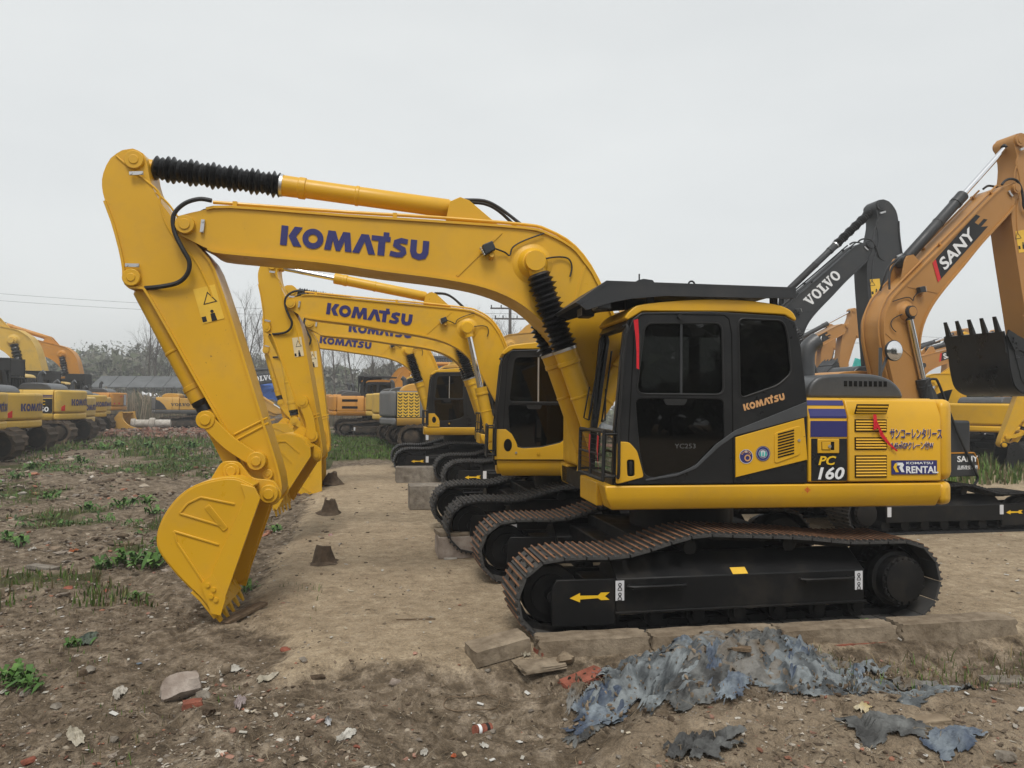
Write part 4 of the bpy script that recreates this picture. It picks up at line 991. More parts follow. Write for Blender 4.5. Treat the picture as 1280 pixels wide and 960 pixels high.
c = B(); c.lathe((.50, .98, 3.15), (.50, 1.04, 3.15), [(0, .10), (.3, .18), (.8, .185), (1, .175)], 24); c.make('mirror_shell', 'rubber', mr)
c = B(); c.lathe((.50, 1.041, 3.15), (.50, 1.065, 3.15), [(0, .17), (.4, .14), (.8, .08), (1, .01)], 24); c.make('mirror_face', 'mirror', mr, smooth=60)
machine(label='charcoal excavator with a raised dark boom and arm lettered in white', loc=(8.386, 12.19, -.1), rz=180, scale=1.38, vis=1, paint='charcoal', boom_paint='charcoal', bw=1.25, ab=42.5, aa=-20, ak=-20, bs=.75, as_=1.5,
        logo='v', logo_mat='white_print', bucket_paint='charcoal', arm_frac=.55, drop=-.1)
vr = [o for o in COL.objects if o.get('label', '').startswith('charcoal excavator with a raised')][0]
B().prism(rnd_poly([(-1.9, 1.2), (-1.9, 2.05), (-1.75, 2.22), (-.9, 2.22), (-.75, 2.1), (-.75, 1.2)], .06, 3), .4, 1.25).make('battery_box', 'cab_black', vr, bevel=.03)
machine(label='dusty grey excavator with yellow and black chevrons on its counterweight', loc=(.84, 24.25, 0), rz=180, scale=1.4, vis=1, lod=0, paint='volvo_yellow', boom_paint='volvo_yellow', cw_paint='grey_mid', dark_panel='charcoal', door_paint='grey_mid', hood_paint='volvo_yellow', ab=5, aa=0, drop=-.33, shoe=('shoe_mud', 'grouser_mud'), under='under_mud', boot_a=False, boot_b=False, logo=None, key='EC')
machine(label='yellow excavator backed in beside the grey one with chevrons', loc=(.21, 28.1, 0), rz=180, scale=1.25, vis=1, lod=0, paint='yellow_old', boom_paint='yellow_old', drop=-.16, shoe=('shoe_mud', 'grouser_mud'), under='under_mud', boot_a=False, boot_b=False, ab=-4, key='K5')
machine(label='yellow excavator between another yellow one and the orange one with side vents', loc=(-.32, 31.8, 0), rz=180, scale=1.15, vis=1, lod=0, paint='yellow_old', boom_paint='yellow_old', shoe=('shoe_mud', 'grouser_mud'), under='under_mud', boot_a=False, boot_b=False, ab=-4)
machine(label='orange excavator with dark side vents and a black cab guard', loc=(-2.45, 35.6, 0), rz=180, scale=1.1, vis=1, lod=0, paint='orange', boom_paint='orange', shoe=('shoe_mud', 'grouser_mud'), under='under_mud', cage=True, boot_a=False, boot_b=False, ab=-5, key='O1', logo=None)
machine(label='orange excavator half hidden behind the orange one with dark side vents', loc=(-2.7, 39.0, 0), rz=180, scale=1.15, vis=1, lod=0, paint='orange', boom_paint='orange', shoe=('shoe_mud', 'grouser_mud'), under='under_mud', cage=True, boot_a=False, boot_b=False, ab=-5, logo=None)
# --- the row of tails on the far side of the weeds
LR = dict(lod=0, track_shift=.6, shoe=('shoe_mud', 'grouser_mud'), under='under_mud', group='excavators lined up tail towards the weeds')
def tail_marks(r, S, logo=True, lamp=True, lz=1.50):
    root, cw, cab, parts, sw = r[:5]
    R_ = S.get('tail', 2.45)
    if lamp:
        a = B(); q = [(math.sqrt((R_ + .004) ** 2 - y * y), y) for y in (-1.10, -.98)]
        v = [(q[0][0], q[0][1], 1.33), (q[1][0], q[1][1], 1.33), (q[1][0], q[1][1], 1.52), (q[0][0], q[0][1], 1.45)]
        v2 = [(x + .012, y, z) for x, y, z in v]
        a.add(v + v2, [(4, 5, 6, 7), (0, 1, 5, 4), (1, 2, 6, 5), (2, 3, 7, 6), (3, 0, 4, 7)]); a.make('tail_lamp', 'red_lamp', cw, smooth=0)
    if logo:
        me = LOGO_K.copy()
        for v in me.vertices:
            x = (v.co.x - 3.55) * .20; z = v.co.y * .21; ang = x / R_
            v.co = ((R_ + .006) * math.cos(ang), (R_ + .006) * math.sin(ang), lz + z)
        obj('lettering', me, 'navy', cw)
def left(label, loc, scale, drop, paint_, marks=True, **k):
    r = machine(label=label, loc=loc, scale=scale, drop=drop / scale, paint=paint_, boom_paint=k.pop('boom_paint', paint_), **{**LR, **k})
    if marks: tail_marks(r, r[-1])
    return r
left('yellow excavator at the open end of the tail row', (-17.09, 18.3, 0), 1.2, -.27, 'yellow_old', ab=6)
left('yellow excavator with a red tail lamp, nearest neighbour of the one numbered 350', (-18.13, 23.0, 0), 1.3, -.46, 'yellow_old', ab=-6)
r = left('yellow excavator numbered 350 with striped dark side panel and black exhaust', (-19.05, 30.0, 0), 1.35, -.38, 'yellow_old', ab=-5, dark_panel='yellow_old', cage=True, blinds=True)
d3 = [o for o in r[0].children if o.name.startswith('engine_door')][0]
d3 = [o for o in r[0].children if o.name.startswith('engine_door')][1]
B().box(1.46, 1.98, -1.2475, -1.243, 1.27, 1.72).make('dark_panel', 'cab_black', d3)
put_text('lettering', '350', 'white_print', d3, 1.48, 1.31, -1.25, .15, bold=.03, sx=1.25)
put_text('lettering', 'PC', 'yellow_print', d3, 1.52, 1.53, -1.25, .12, bold=.03, sx=1.25)
for z in (1.76, 1.81): B().box(1.46, 1.98, -1.2475, -1.243, z, z + .03).make('navy_stripe', 'navy', d3)
left('pale cream-yellow excavator next to the one numbered 350', (-20.28, 35.0, 0), 1.35, -.66, 'yellow_pale', ab=-8, logo=None)
left('yellow excavator with a dark guarded cab next to the cream-yellow one', (-21.06, 39.7, 0), 1.3, -.44, 'yellow_old', cage=True, ab=9, bs=1.45, bx=.5, logo=None)
left('dull yellow excavator tucked between a guarded yellow one and an orange one', (-21.51, 43.6, 0), 1.1, -.15, 'yellow_pale', ab=-6)
r = left('orange excavator with red marks on its tail and a tall dark cab guard', (-21.95, 47.5, 0), 1.2, -.04, 'orange', marks=False, cage=True, ab=12, bs=1.3, bx=.6, logo=None)
a = B(); [a.add([(math.sqrt(2.458 ** 2 - y * y), y, z), (math.sqrt(2.458 ** 2 - (y + .45) ** 2), y + .45, z + .02), (math.sqrt(2.458 ** 2 - (y + .45) ** 2), y + .45, z + .10), (math.sqrt(2.458 ** 2 - y * y), y, z + .09)], [(0, 1, 2, 3)]) for y, z in ((-1.1, 1.36), (-.6, 1.75))]
a.make('red_mark', 'red_print', r[1], smooth=0)
B().box(-.3, .3, -.2, .25, 0, .001).make('plate_mark', 'grey_print', r[1], xf=Matrix.Translation((2.46, -.1, 1.6)) @ Matrix.Rotation(R(90), 4, 'Y'))
# yellow digger far off, side on
r = machine(label='small yellow and dark grey excavator alone beyond the brick rubble', loc=(-14.24, 46.2, 0), rz=180, scale=1.1, vis=1, lod=0, paint='volvo_yellow', boom_paint='volvo_yellow', cw_paint='grey_mid', cw_base='grey_mid', skirt_paint='grey_mid', hood_paint='volvo_yellow', shoe=('shoe_mud', 'grouser_mud'), under='under_mud', drop=-.1, boot_a=False, boot_b=False, ab=-30, aa=-40, ak=-40, bs=.95, logo=None)
d = [o for o in r[0].children if o.name.startswith('engine_door')]
a = B(); poly(a, [(0, 0), (.62, 0), (.45, .28), (.2, .5), (0, .58)]); put_flat('dark_swoosh', a.mesh('s', 0), 'charcoal', d[-1], 1.98, 1.28, 1.246, side=1)
put_flat('lettering', LOGO_V, 'charcoal', d[-1], 1.15, 1.48, 1.246, size=.17, sx=1.2, side=1)
# chevron plate and number on the grey machine
r = [o for o in COL.objects if o.get('label', '').startswith('dusty grey')][0]
dd = [o for o in r.children if o.name.startswith('engine_door')]
pl = put_rect('chevron_plate', 'sticker_yellow', dd[-1], 1.975, 1.27, 1.247, .62, .70, side=1)
for i in range(4):
    for j in range(8):
        a = B(); poly(a, [(-.06, .03), (0, -.015), (.06, .03), (.06, -.01), (0, -.05), (-.06, -.01)]); put_flat('chevron', a.mesh('s', 0), 'black_print', dd[-1], 1.90 - i * .155, 1.32 + j * .086, 1.251, side=1)
put_text('lettering', 'EC480', 'white_print', dd[2], .92, 1.50, 1.247, .13, bold=.02, side=1, sx=.8)
# orange machine: dark vents
r = [o for o in COL.objects if o.get('label', '').startswith('orange excavator with dark side')][0]
dd = [o for o in r.children if o.name.startswith('engine_door')]
for z in (1.38, 1.72): B().box(1.0, 1.75, 1.243, 1.249, z, z + .12).make('vent', 'dark_gap', dd[-1])
# --- yard full of machines on the right
far = [
 ('tan excavator with raised boom and a teal panel behind its toothed bucket', (15.0, 26.0, 0), 180, 1.0, 'tan_orange', dict(ab=22, aa=-8, ak=170, bucket_paint='charcoal', logo='s')),
 ('tan excavator with a high folded arm beyond the teal panel', (20.0, 36.0, 0), 180, 1.05, 'tan_orange', dict(ab=14, aa=-12, ak=160, logo='s', bucket_paint='charcoal')),
 ('tan excavator with a black toothed bucket hanging from its raised arm', (20.5, 24.5, 0), 180, 1.0, 'tan_orange', dict(ab=17, aa=-6, ak=175, logo='s', bucket_paint='cab_black')),
 ('yellow excavator with a broad black bucket resting in the weeds', (12.6, 13.3, 0), 160, .8, 'yellow_row', dict(ab=-2, aa=0, ak=-25, bucket_paint='cab_black', logo=None, cyl_paint='yellow_row')),
 ('yellow excavator with a black hood behind the broad black bucket', (19.0, 18.5, 0), 180, 1.0, 'yellow_row', dict(ab=-2, aa=-10, ak=0, logo='s')),
 ('yellow excavator at the back of the yard with lettered side', (29.0, 27.0, 0), 180, 1.1, 'tan_orange', dict(ab=0, aa=0, ak=0, logo='s')),
 ('tan excavator with stacked boom in the farthest line of machines', (27.0, 43.0, 0), 180, 1.1, 'tan_orange', dict(ab=18, aa=-10, ak=150, logo='s')),
]
def yard(u, Z):
    d_ = RG2 * ((u - 640) / 940) + FWD; p_ = CAM + d_ * Z; return (p_.x, p_.y, 0)
far += [
 ('tan excavator with a steep boom just behind the curved exhaust', yard(955, 33), 180, 1.05, 'tan_orange', dict(ab=24, aa=-14, ak=165, logo='s', bucket_paint='charcoal')),
 ('yellow excavator with a dark cab guard deep in the crowded yard', yard(1080, 36), 180, 1.1, 'yellow_row', dict(ab=10, aa=-5, ak=120, logo=None, cage=True)),
 ('tan excavator with a low lettered boom behind the raised chrome ram', yard(1110, 30), 180, 1.0, 'tan_orange', dict(ab=12, aa=-20, ak=170, logo='s', bucket_paint='charcoal')),
 ('yellow excavator parked tail on beside the weeds of the crowded yard', yard(1265, 27), 200, 1.0, 'yellow_row', dict(ab=-4, aa=0, ak=0, logo=None)),
 ('tan excavator with a steep folded boom at the far edge of the yard', yard(1130, 46), 180, 1.1, 'tan_orange', dict(ab=26, aa=-10, ak=160, logo='s', bucket_paint='charcoal')),
 ('yellow excavator with a low boom under the curled black bucket', yard(1180, 33), 180, .95, 'yellow_row', dict(ab=4, aa=-10, ak=60, logo=None, bucket_paint='charcoal')),
 ('tan excavator with a half raised boom at the very back of the yard', yard(1215, 50), 180, 1.15, 'tan_orange', dict(ab=17, aa=-10, ak=160, logo='s', bucket_paint='charcoal')),
]
for lb, loc, rz, sc, pm, k in far:
    machine(label=lb, loc=loc, rz=rz, scale=sc, vis=1, lod=0, paint=pm, boom_paint=pm, boot_a=False, boot_b=False, arm_frac=.6, boom_frac=.55, **{'cyl_paint': 'charcoal', 'group': 'excavators crowded in the yard', **k})
r = machine(label='tan excavator boom lettered in dark characters rising behind the middle row', loc=(3.2, 34.0, 0), rz=180, scale=1.2, vis=1, lod=0, paint='tan_orange', boom_paint='tan_orange', ab=25, aa=-5, logo='jp', boot_a=False, boot_b=False, cyl_paint='charcoal', arm_frac=.62)
# ------------------------------------------------------------------ ground
def _hash(ix, iy, seed):
    h = (ix.astype(np.int64) * 374761393 + iy.astype(np.int64) * 668265263 + seed * 1274126177) & 0x7fffffff
    h = ((h ^ (h >> 13)) * 1103515245) & 0x7fffffff
    h = (h ^ (h >> 16)) & 0xffff
    return h / 65535.0
def vnoise(x, y, seed=0):
    ix, iy = np.floor(x), np.floor(y); fx, fy = x - ix, y - iy
    u, v = fx * fx * (3 - 2 * fx), fy * fy * (3 - 2 * fy)
    a, b = _hash(ix, iy, seed), _hash(ix + 1, iy, seed); c, d = _hash(ix, iy + 1, seed), _hash(ix + 1, iy + 1, seed)
    return (a * (1 - u) + b * u) * (1 - v) + (c * (1 - u) + d * u) * v * 1.0 - .5
def fbm(x, y, sc, oct=4, seed=0, gain=.5):
    t = 0; a = 1
    for i in range(oct): t = t + a * vnoise(x / sc, y / sc, seed + i * 17); sc *= .47; a *= gain
    return t
def sstep(a, b, x):
    t = np.clip((x - a) / (b - a), 0, 1); return t * t * (3 - 2 * t)
def path_mask(x, y):
    """trodden strip along the machines' fronts and under them"""
    wob = .45 * fbm(x, y, 1.6, 3, 5)
    left = sstep(-.25, .25, x - (-4.35 + .02 * (y - 2) + wob) + .0)
    le2 = sstep(-.35, .2, x - (-3.75 + wob * .8))
    l = np.where(y < 1.0, le2 + (left - le2) * sstep(-1, 1, y), left)
    near = sstep(-1.95, -1.2, y + .35 * fbm(x, y, .8, 3, 9) + np.where(x < -2, -.0, 0))
    far_ = 1 - sstep(15, 19, y + 2 * fbm(x, y, 4, 2, 3))
    return l * near * far_
def heap(x, y):
    dx, dy = x - (-.62), y - (-2.08)
    c, s = math.cos(.10), math.sin(.10); u, v = dx * c + dy * s, -dx * s + dy * c
    return np.exp(-((u / 1.05) ** 2) ** 1.3 - (v / .36) ** 2)
def shelf(x, y):
    """packed earth rising towards where the photographer stands"""
    e = (x - (-2.62 + .62 * (y + 4.1))) 
    return sstep(-.15, .5, e + .2 * fbm(x, y, .7, 3, 31)) * (1 - sstep(-2.8, -2.35, y))
def ground_z(x, y):
    x = np.asarray(x, float); y = np.asarray(y, float)
    pm = path_mask(x, y)
    rough = .10 * fbm(x, y, 2.6, 3, 1) + .075 * fbm(x, y, .6, 4, 2, .6) + .03 * fbm(x, y, .13, 3, 4, .6)
    z = rough * (1 - .72 * pm)
    r = np.abs(fbm(x, y, .5, 3, 77)); z = z - .05 * np.clip(.16 - r, 0, 1) / .16 * (1 - pm)
    z = z - .20 * (1 - sstep(-2.1, -1.35, y)) * sstep(-4.2, -2.2, x)
    z = z - .06 * (1 - sstep(-4.6, -3.9, x)) * (1 - sstep(8, 14, y))
    z = z + .42 * heap(x, y) + .20 * shelf(x, y) - .05 * (1 - pm)
    # soft berm before the left row, bumps of brick rubble further off
    z = z + .10 * np.exp(-((y - 38) / 4) ** 2) * np.exp(-((x + 13) / 5) ** 2)
    z = z + .0 * x
    far_ = sstep(60, 400, np.hypot(x, y)); z = z * (1 - far_)
    mach = sstep(-2.9, -2.3, x) * (1 - sstep(2.3, 3.0, x)) * sstep(-1.75, -1.45, y) * (1 - sstep(16, 18, y))
    z = z * (1 - mach) + (-.004) * mach
    m2_ = sstep(2.6, 3.2, x) * (1 - sstep(8, 9, x)) * sstep(1.8, 2.4, y) * (1 - sstep(5.3, 6, y))
    return z * (1 - m2_) + (-.004) * m2_
def gz(x, y): return float(ground_z(np.array([x]), np.array([y]))[0])
def axis(a, b, step, lo, hi, g=1.055):
    c = list(np.arange(a, b + 1e-6, step)); s = step; t = b
    while t < hi: s *= g; t += s; c.append(t)
    s = step; t = a; pre = []
    while t > lo: s *= g; t -= s; pre.append(t)
    return np.array(pre[::-1] + c)
gx = axis(-7.2, 3.6, .028, -900, 900); gy = axis(-5.2, 1.2, .028, -60, 1600)
GX, GY = np.meshgrid(gx, gy); nx_, ny_ = len(gx), len(gy)
GZ = ground_z(GX, GY)
me = bpy.data.meshes.new('ground'); nv = nx_ * ny_
me.vertices.add(nv); co = np.stack([GX, GY, GZ], -1).reshape(-1, 3).astype(np.float32); me.vertices.foreach_set('co', co.ravel())
idx = np.arange(nv).reshape(ny_, nx_); q = np.stack([idx[:-1, :-1], idx[:-1, 1:], idx[1:, 1:], idx[1:, :-1]], -1).reshape(-1, 4).astype(np.int32); nf = len(q)
me.loops.add(nf * 4); me.loops.foreach_set('vertex_index', q.ravel()); me.polygons.add(nf); me.polygons.foreach_set('loop_start', np.arange(0, nf * 4, 4, dtype=np.int32))
me.polygons.foreach_set('use_smooth', np.ones(nf, bool)); me.update()
PM = path_mask(GX, GY)
GR = np.clip(sstep(.02, .35, .6 * fbm(GX, GY, 2.2, 4, 41) + .6 * fbm(GX, GY, .8, 3, 43) + .10 * sstep(5, 20, GY)) * (1 - PM) * (GX < -4.2) * sstep(.3, 3.5, GY), 0, 1)
GR = np.maximum(GR, sstep(17, 20, GY) * (GX > -5) * (GX < 2) * (1 - sstep(34, 40, GY)) * .9)
BR = np.exp(-((GY - 39) / 3.2) ** 2) * sstep(-20, -17, GX) * (1 - sstep(-9.5, -8, GX))
SH = np.maximum(shelf(GX, GY), .8 * sstep(2.2, 3.2, GX) * sstep(-1.6, -.6, GY))
ca = me.color_attributes.new('mask', 'FLOAT_COLOR', 'POINT')
ca.data.foreach_set('color', np.stack([PM, GR, np.clip(BR, 0, 1), SH], -1).astype(np.float32).ravel())
m, nt, bs = _base('soil')
at = nt.nodes.new('ShaderNodeAttribute'); at.attribute_name = 'mask'
sp = nt.nodes.new('ShaderNodeSeparateColor'); nt.links.new(at.outputs['Color'], sp.inputs[0])
def gnoise(sc, d=8, r=.65): return _noise(nt, sc, d, r, 'Object')
n1, n2, n3, n4 = gnoise(1.3), gnoise(7, 8, .7), gnoise(40, 6, .7), gnoise(.35, 4)
dirt = _ramp(nt, n2.outputs[0], [(.30, (.055, .041, .027)), (.47, (.145, .112, .078)), (.60, (.26, .21, .155)), (.76, (.42, .355, .28))])
trod = _ramp(nt, n2.outputs[0], [(.25, (.20, .152, .10)), (.5, (.36, .285, .195)), (.75, (.48, .395, .285))])
packed = _ramp(nt, n2.outputs[0], [(.25, (.13, .10, .07)), (.5, (.26, .205, .145)), (.75, (.37, .305, .225))])
grass = _ramp(nt, n2.outputs[0], [(.3, (.05, .045, .02)), (.6, (.065, .075, .025)), (.8, (.09, .10, .035))])
brick = _ramp(nt, n3.outputs[0], [(.3, (.10, .05, .035)), (.5, (.22, .10, .07)), (.7, (.30, .20, .16))])
def mixc(f, a, b, blend='MIX'):
    x = nt.nodes.new('ShaderNodeMix'); x.data_type = 'RGBA'; x.blend_type = blend
    if isinstance(f, float): x.inputs[0].default_value = f
    else: nt.links.new(f, x.inputs[0])
    nt.links.new(a, x.inputs[6]); nt.links.new(b, x.inputs[7]); return x.outputs[2]
# break the edges of each region with noise
def edge(src, amt=.5):
    a = nt.nodes.new('ShaderNodeMath'); a.operation = 'MULTIPLY_ADD'; nt.links.new(n2.outputs[0], a.inputs[0]); a.inputs[1].default_value = amt; a.inputs[2].default_value = -amt / 2
    b = nt.nodes.new('ShaderNodeMath'); b.operation = 'ADD'; nt.links.new(src, b.inputs[0]); nt.links.new(a.outputs[0], b.inputs[1])
    c = nt.nodes.new('ShaderNodeMapRange'); nt.links.new(b.outputs[0], c.inputs[0]); c.inputs[1].default_value = .25; c.inputs[2].default_value = .7
    return c.outputs[0]
c = mixc(edge(at.outputs['Alpha'], .8), dirt.outputs[0], packed.outputs[0])
c = mixc(edge(sp.outputs[0], .9), c, trod.outputs[0])
c = mixc(edge(sp.outputs[1], .8), c, grass.outputs[0])
c = mixc(edge(sp.outputs[2], .8), c, brick.outputs[0])
fine = _ramp(nt, n3.outputs[0], [(.25, (.55, .55, .55)), (.5, (1, 1, 1)), (.72, (1.35, 1.33, 1.28))])
c = mixc(.9, c, fine.outputs[0], 'MULTIPLY')
n6 = gnoise(150, 4, .7); grit = _ramp(nt, n6.outputs[0], [(.3, (.6, .6, .6)), (.5, (1, 1, 1)), (.68, (1.5, 1.48, 1.42))]); c = mixc(.7, c, grit.outputs[0], 'MULTIPLY')
big = _ramp(nt, n1.outputs[0], [(.3, (.72, .70, .68)), (.7, (1.15, 1.15, 1.15))])
c = mixc(.8, c, big.outputs[0], 'MULTIPLY')
nt.links.new(c, bs.inputs['Base Color'])
bs.inputs['Roughness'].default_value = .95; bs.inputs['Specular IOR Level'].default_value = .15
ad = nt.nodes.new('ShaderNodeMath'); ad.operation = 'MULTIPLY_ADD'; nt.links.new(n2.outputs[0], ad.inputs[0]); ad.inputs[1].default_value = 2.5; nt.links.new(n3.outputs[0], ad.inputs[2])
ad2 = nt.nodes.new('ShaderNodeMath'); ad2.operation = 'MULTIPLY_ADD'; nt.links.new(n6.outputs[0], ad2.inputs[0]); ad2.inputs[1].default_value = .35; nt.links.new(ad.outputs[0], ad2.inputs[2])
_bump(nt, bs, ad2.outputs[0], .8, .03)
MATS['soil'] = m
setting(obj('ground', me, 'soil'))
# ------------------------------------------------------------------ loose stuff on the ground
attrcol('piece', .9, bump=.5, bscale=30)
attrcol('leaf', .6, bump=0, spec=.3)
attrcol('shiny_piece', .45, bump=.2, bscale=20, spec=.4)
class Bulk:
    """thousands of small pieces in one mesh, each with its own colour"""
    def __init__(s): s.v = []; s.f = []; s.c = []; s.n = 0
    def add(s, v, f, col):
        v = np.asarray(v, float); s.v.append(v); s.f += [tuple(int(i) + s.n for i in t) for t in f]; s.c.append(np.tile(np.array([*col, 1.]), (len(v), 1))); s.n += len(v)
    def make(s, name, m, smooth=0, kind='stuff', label=None, parent=None):
        me = bpy.data.meshes.new(name); me.from_pydata(np.concatenate(s.v).tolist(), [], s.f)
        ca = me.color_attributes.new('Col', 'FLOAT_COLOR', 'POINT'); ca.data.foreach_set('color', np.concatenate(s.c).astype(np.float32).ravel())
        finish(me, smooth); o = obj(name, me, m, parent)
        if kind: setting(o, kind, label)
        return o
rng = np.random.default_rng(11)
ICO_V = []; ICO_F = []
def _ico():
    t = (1 + 5 ** .5) / 2
    v = [(-1, t, 0), (1, t, 0), (-1, -t, 0), (1, -t, 0), (0, -1, t), (0, 1, t), (0, -1, -t), (0, 1, -t), (t, 0, -1), (t, 0, 1), (-t, 0, -1), (-t, 0, 1)]
    f = [(0, 11, 5), (0, 5, 1), (0, 1, 7), (0, 7, 10), (0, 10, 11), (1, 5, 9), (5, 11, 4), (11, 10, 2), (10, 7, 6), (7, 1, 8), (3, 9, 4), (3, 4, 2), (3, 2, 6), (3, 6, 8), (3, 8, 9), (4, 9, 5), (2, 4, 11), (6, 2, 10), (8, 6, 7), (9, 8, 1)]
    return np.array(v) / math.sqrt(1 + t * t), f
ICO_V, ICO_F = _ico()
BOXV = np.array([(x, y, z) for x in (-.5, .5) for y in (-.5, .5) for z in (-.5, .5)]); BOXF = [(0, 1, 3, 2), (4, 6, 7, 5), (0, 4, 5, 1), (2, 3, 7, 6), (0, 2, 6, 4), (1, 5, 7, 3)]
def rot3(a, b, c):
    ca, sa, cb, sb, cc, sc = math.cos(a), math.sin(a), math.cos(b), math.sin(b), math.cos(c), math.sin(c)
    return np.array([[ca, -sa, 0], [sa, ca, 0], [0, 0, 1]]) @ np.array([[cb, 0, sb], [0, 1, 0], [-sb, 0, cb]]) @ np.array([[1, 0, 0], [0, cc, -sc], [0, sc, cc]])
def view_pts(n, zmax, near=3.2, xmin=-9, xmax=5):
    """random ground points, denser near the camera"""
    out = []
    while len(out) < n:
        d = near + (zmax - near) * rng.random() ** 1.6; a = (rng.random() - .5) * 1.35
        p = CAM.xy + Vector((FWD.x, FWD.y)) * d + Vector((RGT.x, RGT.y)) * d * a
        out.append((p.x, p.y))
    return np.array(out)
def not_under(x, y): return not ((-2.2 < x < 2.2 and -1.75 < y < 1.6) or (-2.2 < x < 2.2 and 1.9 < y < 15))
pal = [(.16, .12, .085)] * 5 + [(.09, .065, .045)] * 5 + [(.26, .22, .17)] * 3 + [(.34, .31, .27)] + [(.13, .10, .07)] * 8 + [(.20, .17, .14)] * 2 + [(.24, .11, .07)] * (1)
bk = Bulk()
def scatter(xs, ys, ss, cols, lift=.25):
    n = len(xs); zs = ground_z(xs, ys); rr = 1 + .9 * (rng.random((n, 12, 1)) - .5); a = rng.random((n, 3)) * 6.28
    ca, sa, cb, sb = np.cos(a[:, 0]), np.sin(a[:, 0]), np.cos(a[:, 1]), np.sin(a[:, 1])
    v = ICO_V[None] * rr * (ss[:, None, None] * np.stack([1 + .7 * rng.random(n), np.ones(n), .45 + .3 * rng.random(n)], -1)[:, None, :])
    x, y, z = v[..., 0], v[..., 1], v[..., 2]; y, z = y * cb[:, None] - z * sb[:, None] * .5, z * cb[:, None] ** 2 * .6 + z * .4 + y * sb[:, None] * .3; x, y = x * ca[:, None] - y * sa[:, None], x * sa[:, None] + y * ca[:, None]
    v = np.stack([x + xs[:, None], y + ys[:, None], z + (zs + ss * lift)[:, None]], -1); k = bk.n; F = np.array(ICO_F)[None] + (np.arange(n) * 12)[:, None, None] + k
    bk.v.append(v.reshape(-1, 3)); bk.f += [tuple(t) for t in F.reshape(-1, 3).tolist()]; bk.n += 12 * n; bk.c.append(np.repeat(np.concatenate([cols, np.ones((n, 1))], 1), 12, 0))
PAL = np.array(pal)
def gravel_field(xs, ys, ss, dens):
    ok = dens & np.array([not_under(a, b) for a, b in zip(xs, ys)]); n = ok.sum(); scatter(xs[ok], ys[ok], ss[ok], PAL[rng.integers(len(PAL), size=n)] * (.75 + .75 * rng.random((n, 1))))
P_ = view_pts(60000, 17); x_, y_ = P_[:, 0], P_[:, 1]; pmv = path_mask(x_, y_); cl = fbm(x_, y_, .9, 3, 88); rnd = rng.random(len(x_))
gravel_field(x_, y_, (.003 + .017 * rng.random(len(x_)) ** 4.5) * np.where(y_ > 3, 1.6, 1), (rnd > pmv * .9) & ((cl > -.05) | (rng.random(len(x_)) < .35)))
N = 16000; xs = rng.uniform(-16, -4.3, N); ys = 1.5 + 30 * rng.random(N) ** 1.3; cl = fbm(xs, ys, 1.3, 3, 61)
gravel_field(xs, ys, (.012 + .045 * rng.random(N) ** 4) * (1 + ys / 25), (cl > 0) & (path_mask(xs, ys) < .4))
PAL = np.array([(.30, .255, .20), (.38, .34, .285), (.24, .20, .155), (.44, .41, .36), (.27, .15, .11)])
P_ = view_pts(9000, 11); x_, y_ = P_[:, 0], P_[:, 1]; cl = fbm(x_, y_, .7, 3, 188)
gravel_field(x_, y_, .004 + .02 * rng.random(len(x_)) ** 3.5, (cl > .05) & (rng.random(len(x_)) > path_mask(x_, y_) * .9))
bk.make('gravel', 'piece', label='scattered pebbles and clods over the dirt')
# straw, twigs, torn scraps
bk = Bulk(); P_ = view_pts(7000, 13); PMv = path_mask(P_[:, 0], P_[:, 1]); ZZ = ground_z(P_[:, 0], P_[:, 1]); CL = fbm(P_[:, 0], P_[:, 1], 1.2, 3, 55)
for i, (x, y) in enumerate(P_):
    if not not_under(x, y) or rng.random() < PMv[i] * .96 or CL[i] < -.02 and rng.random() < .8: continue
    L = .03 + .16 * rng.random() ** 2; a = rng.random() * 6.28; w = .001 + .002 * rng.random(); bend = (rng.random() - .5) * .6
    d = np.array([math.cos(a), math.sin(a), .12 * (rng.random() - .3)]); n_ = np.array([-d[1], d[0], 0]); o = np.array([x, y, ZZ[i] + .008])
    p0, p1, p2 = o, o + d * L * .5 + n_ * bend * L * .3 + (0, 0, .006 + .02 * rng.random()), o + d * L
    v = [p0 - n_ * w, p0 + n_ * w, p1 + n_ * w, p1 - n_ * w, p2 + n_ * w, p2 - n_ * w]
    c = [(.22, .17, .11), (.15, .11, .07), (.10, .072, .045), (.08, .06, .04), (.28, .23, .16)][rng.integers(5)]; bk.add(v, [(0, 1, 2, 3), (3, 2, 4, 5)], c)
bk.make('straw', 'piece', label='dry straw and twigs lying on the dirt')
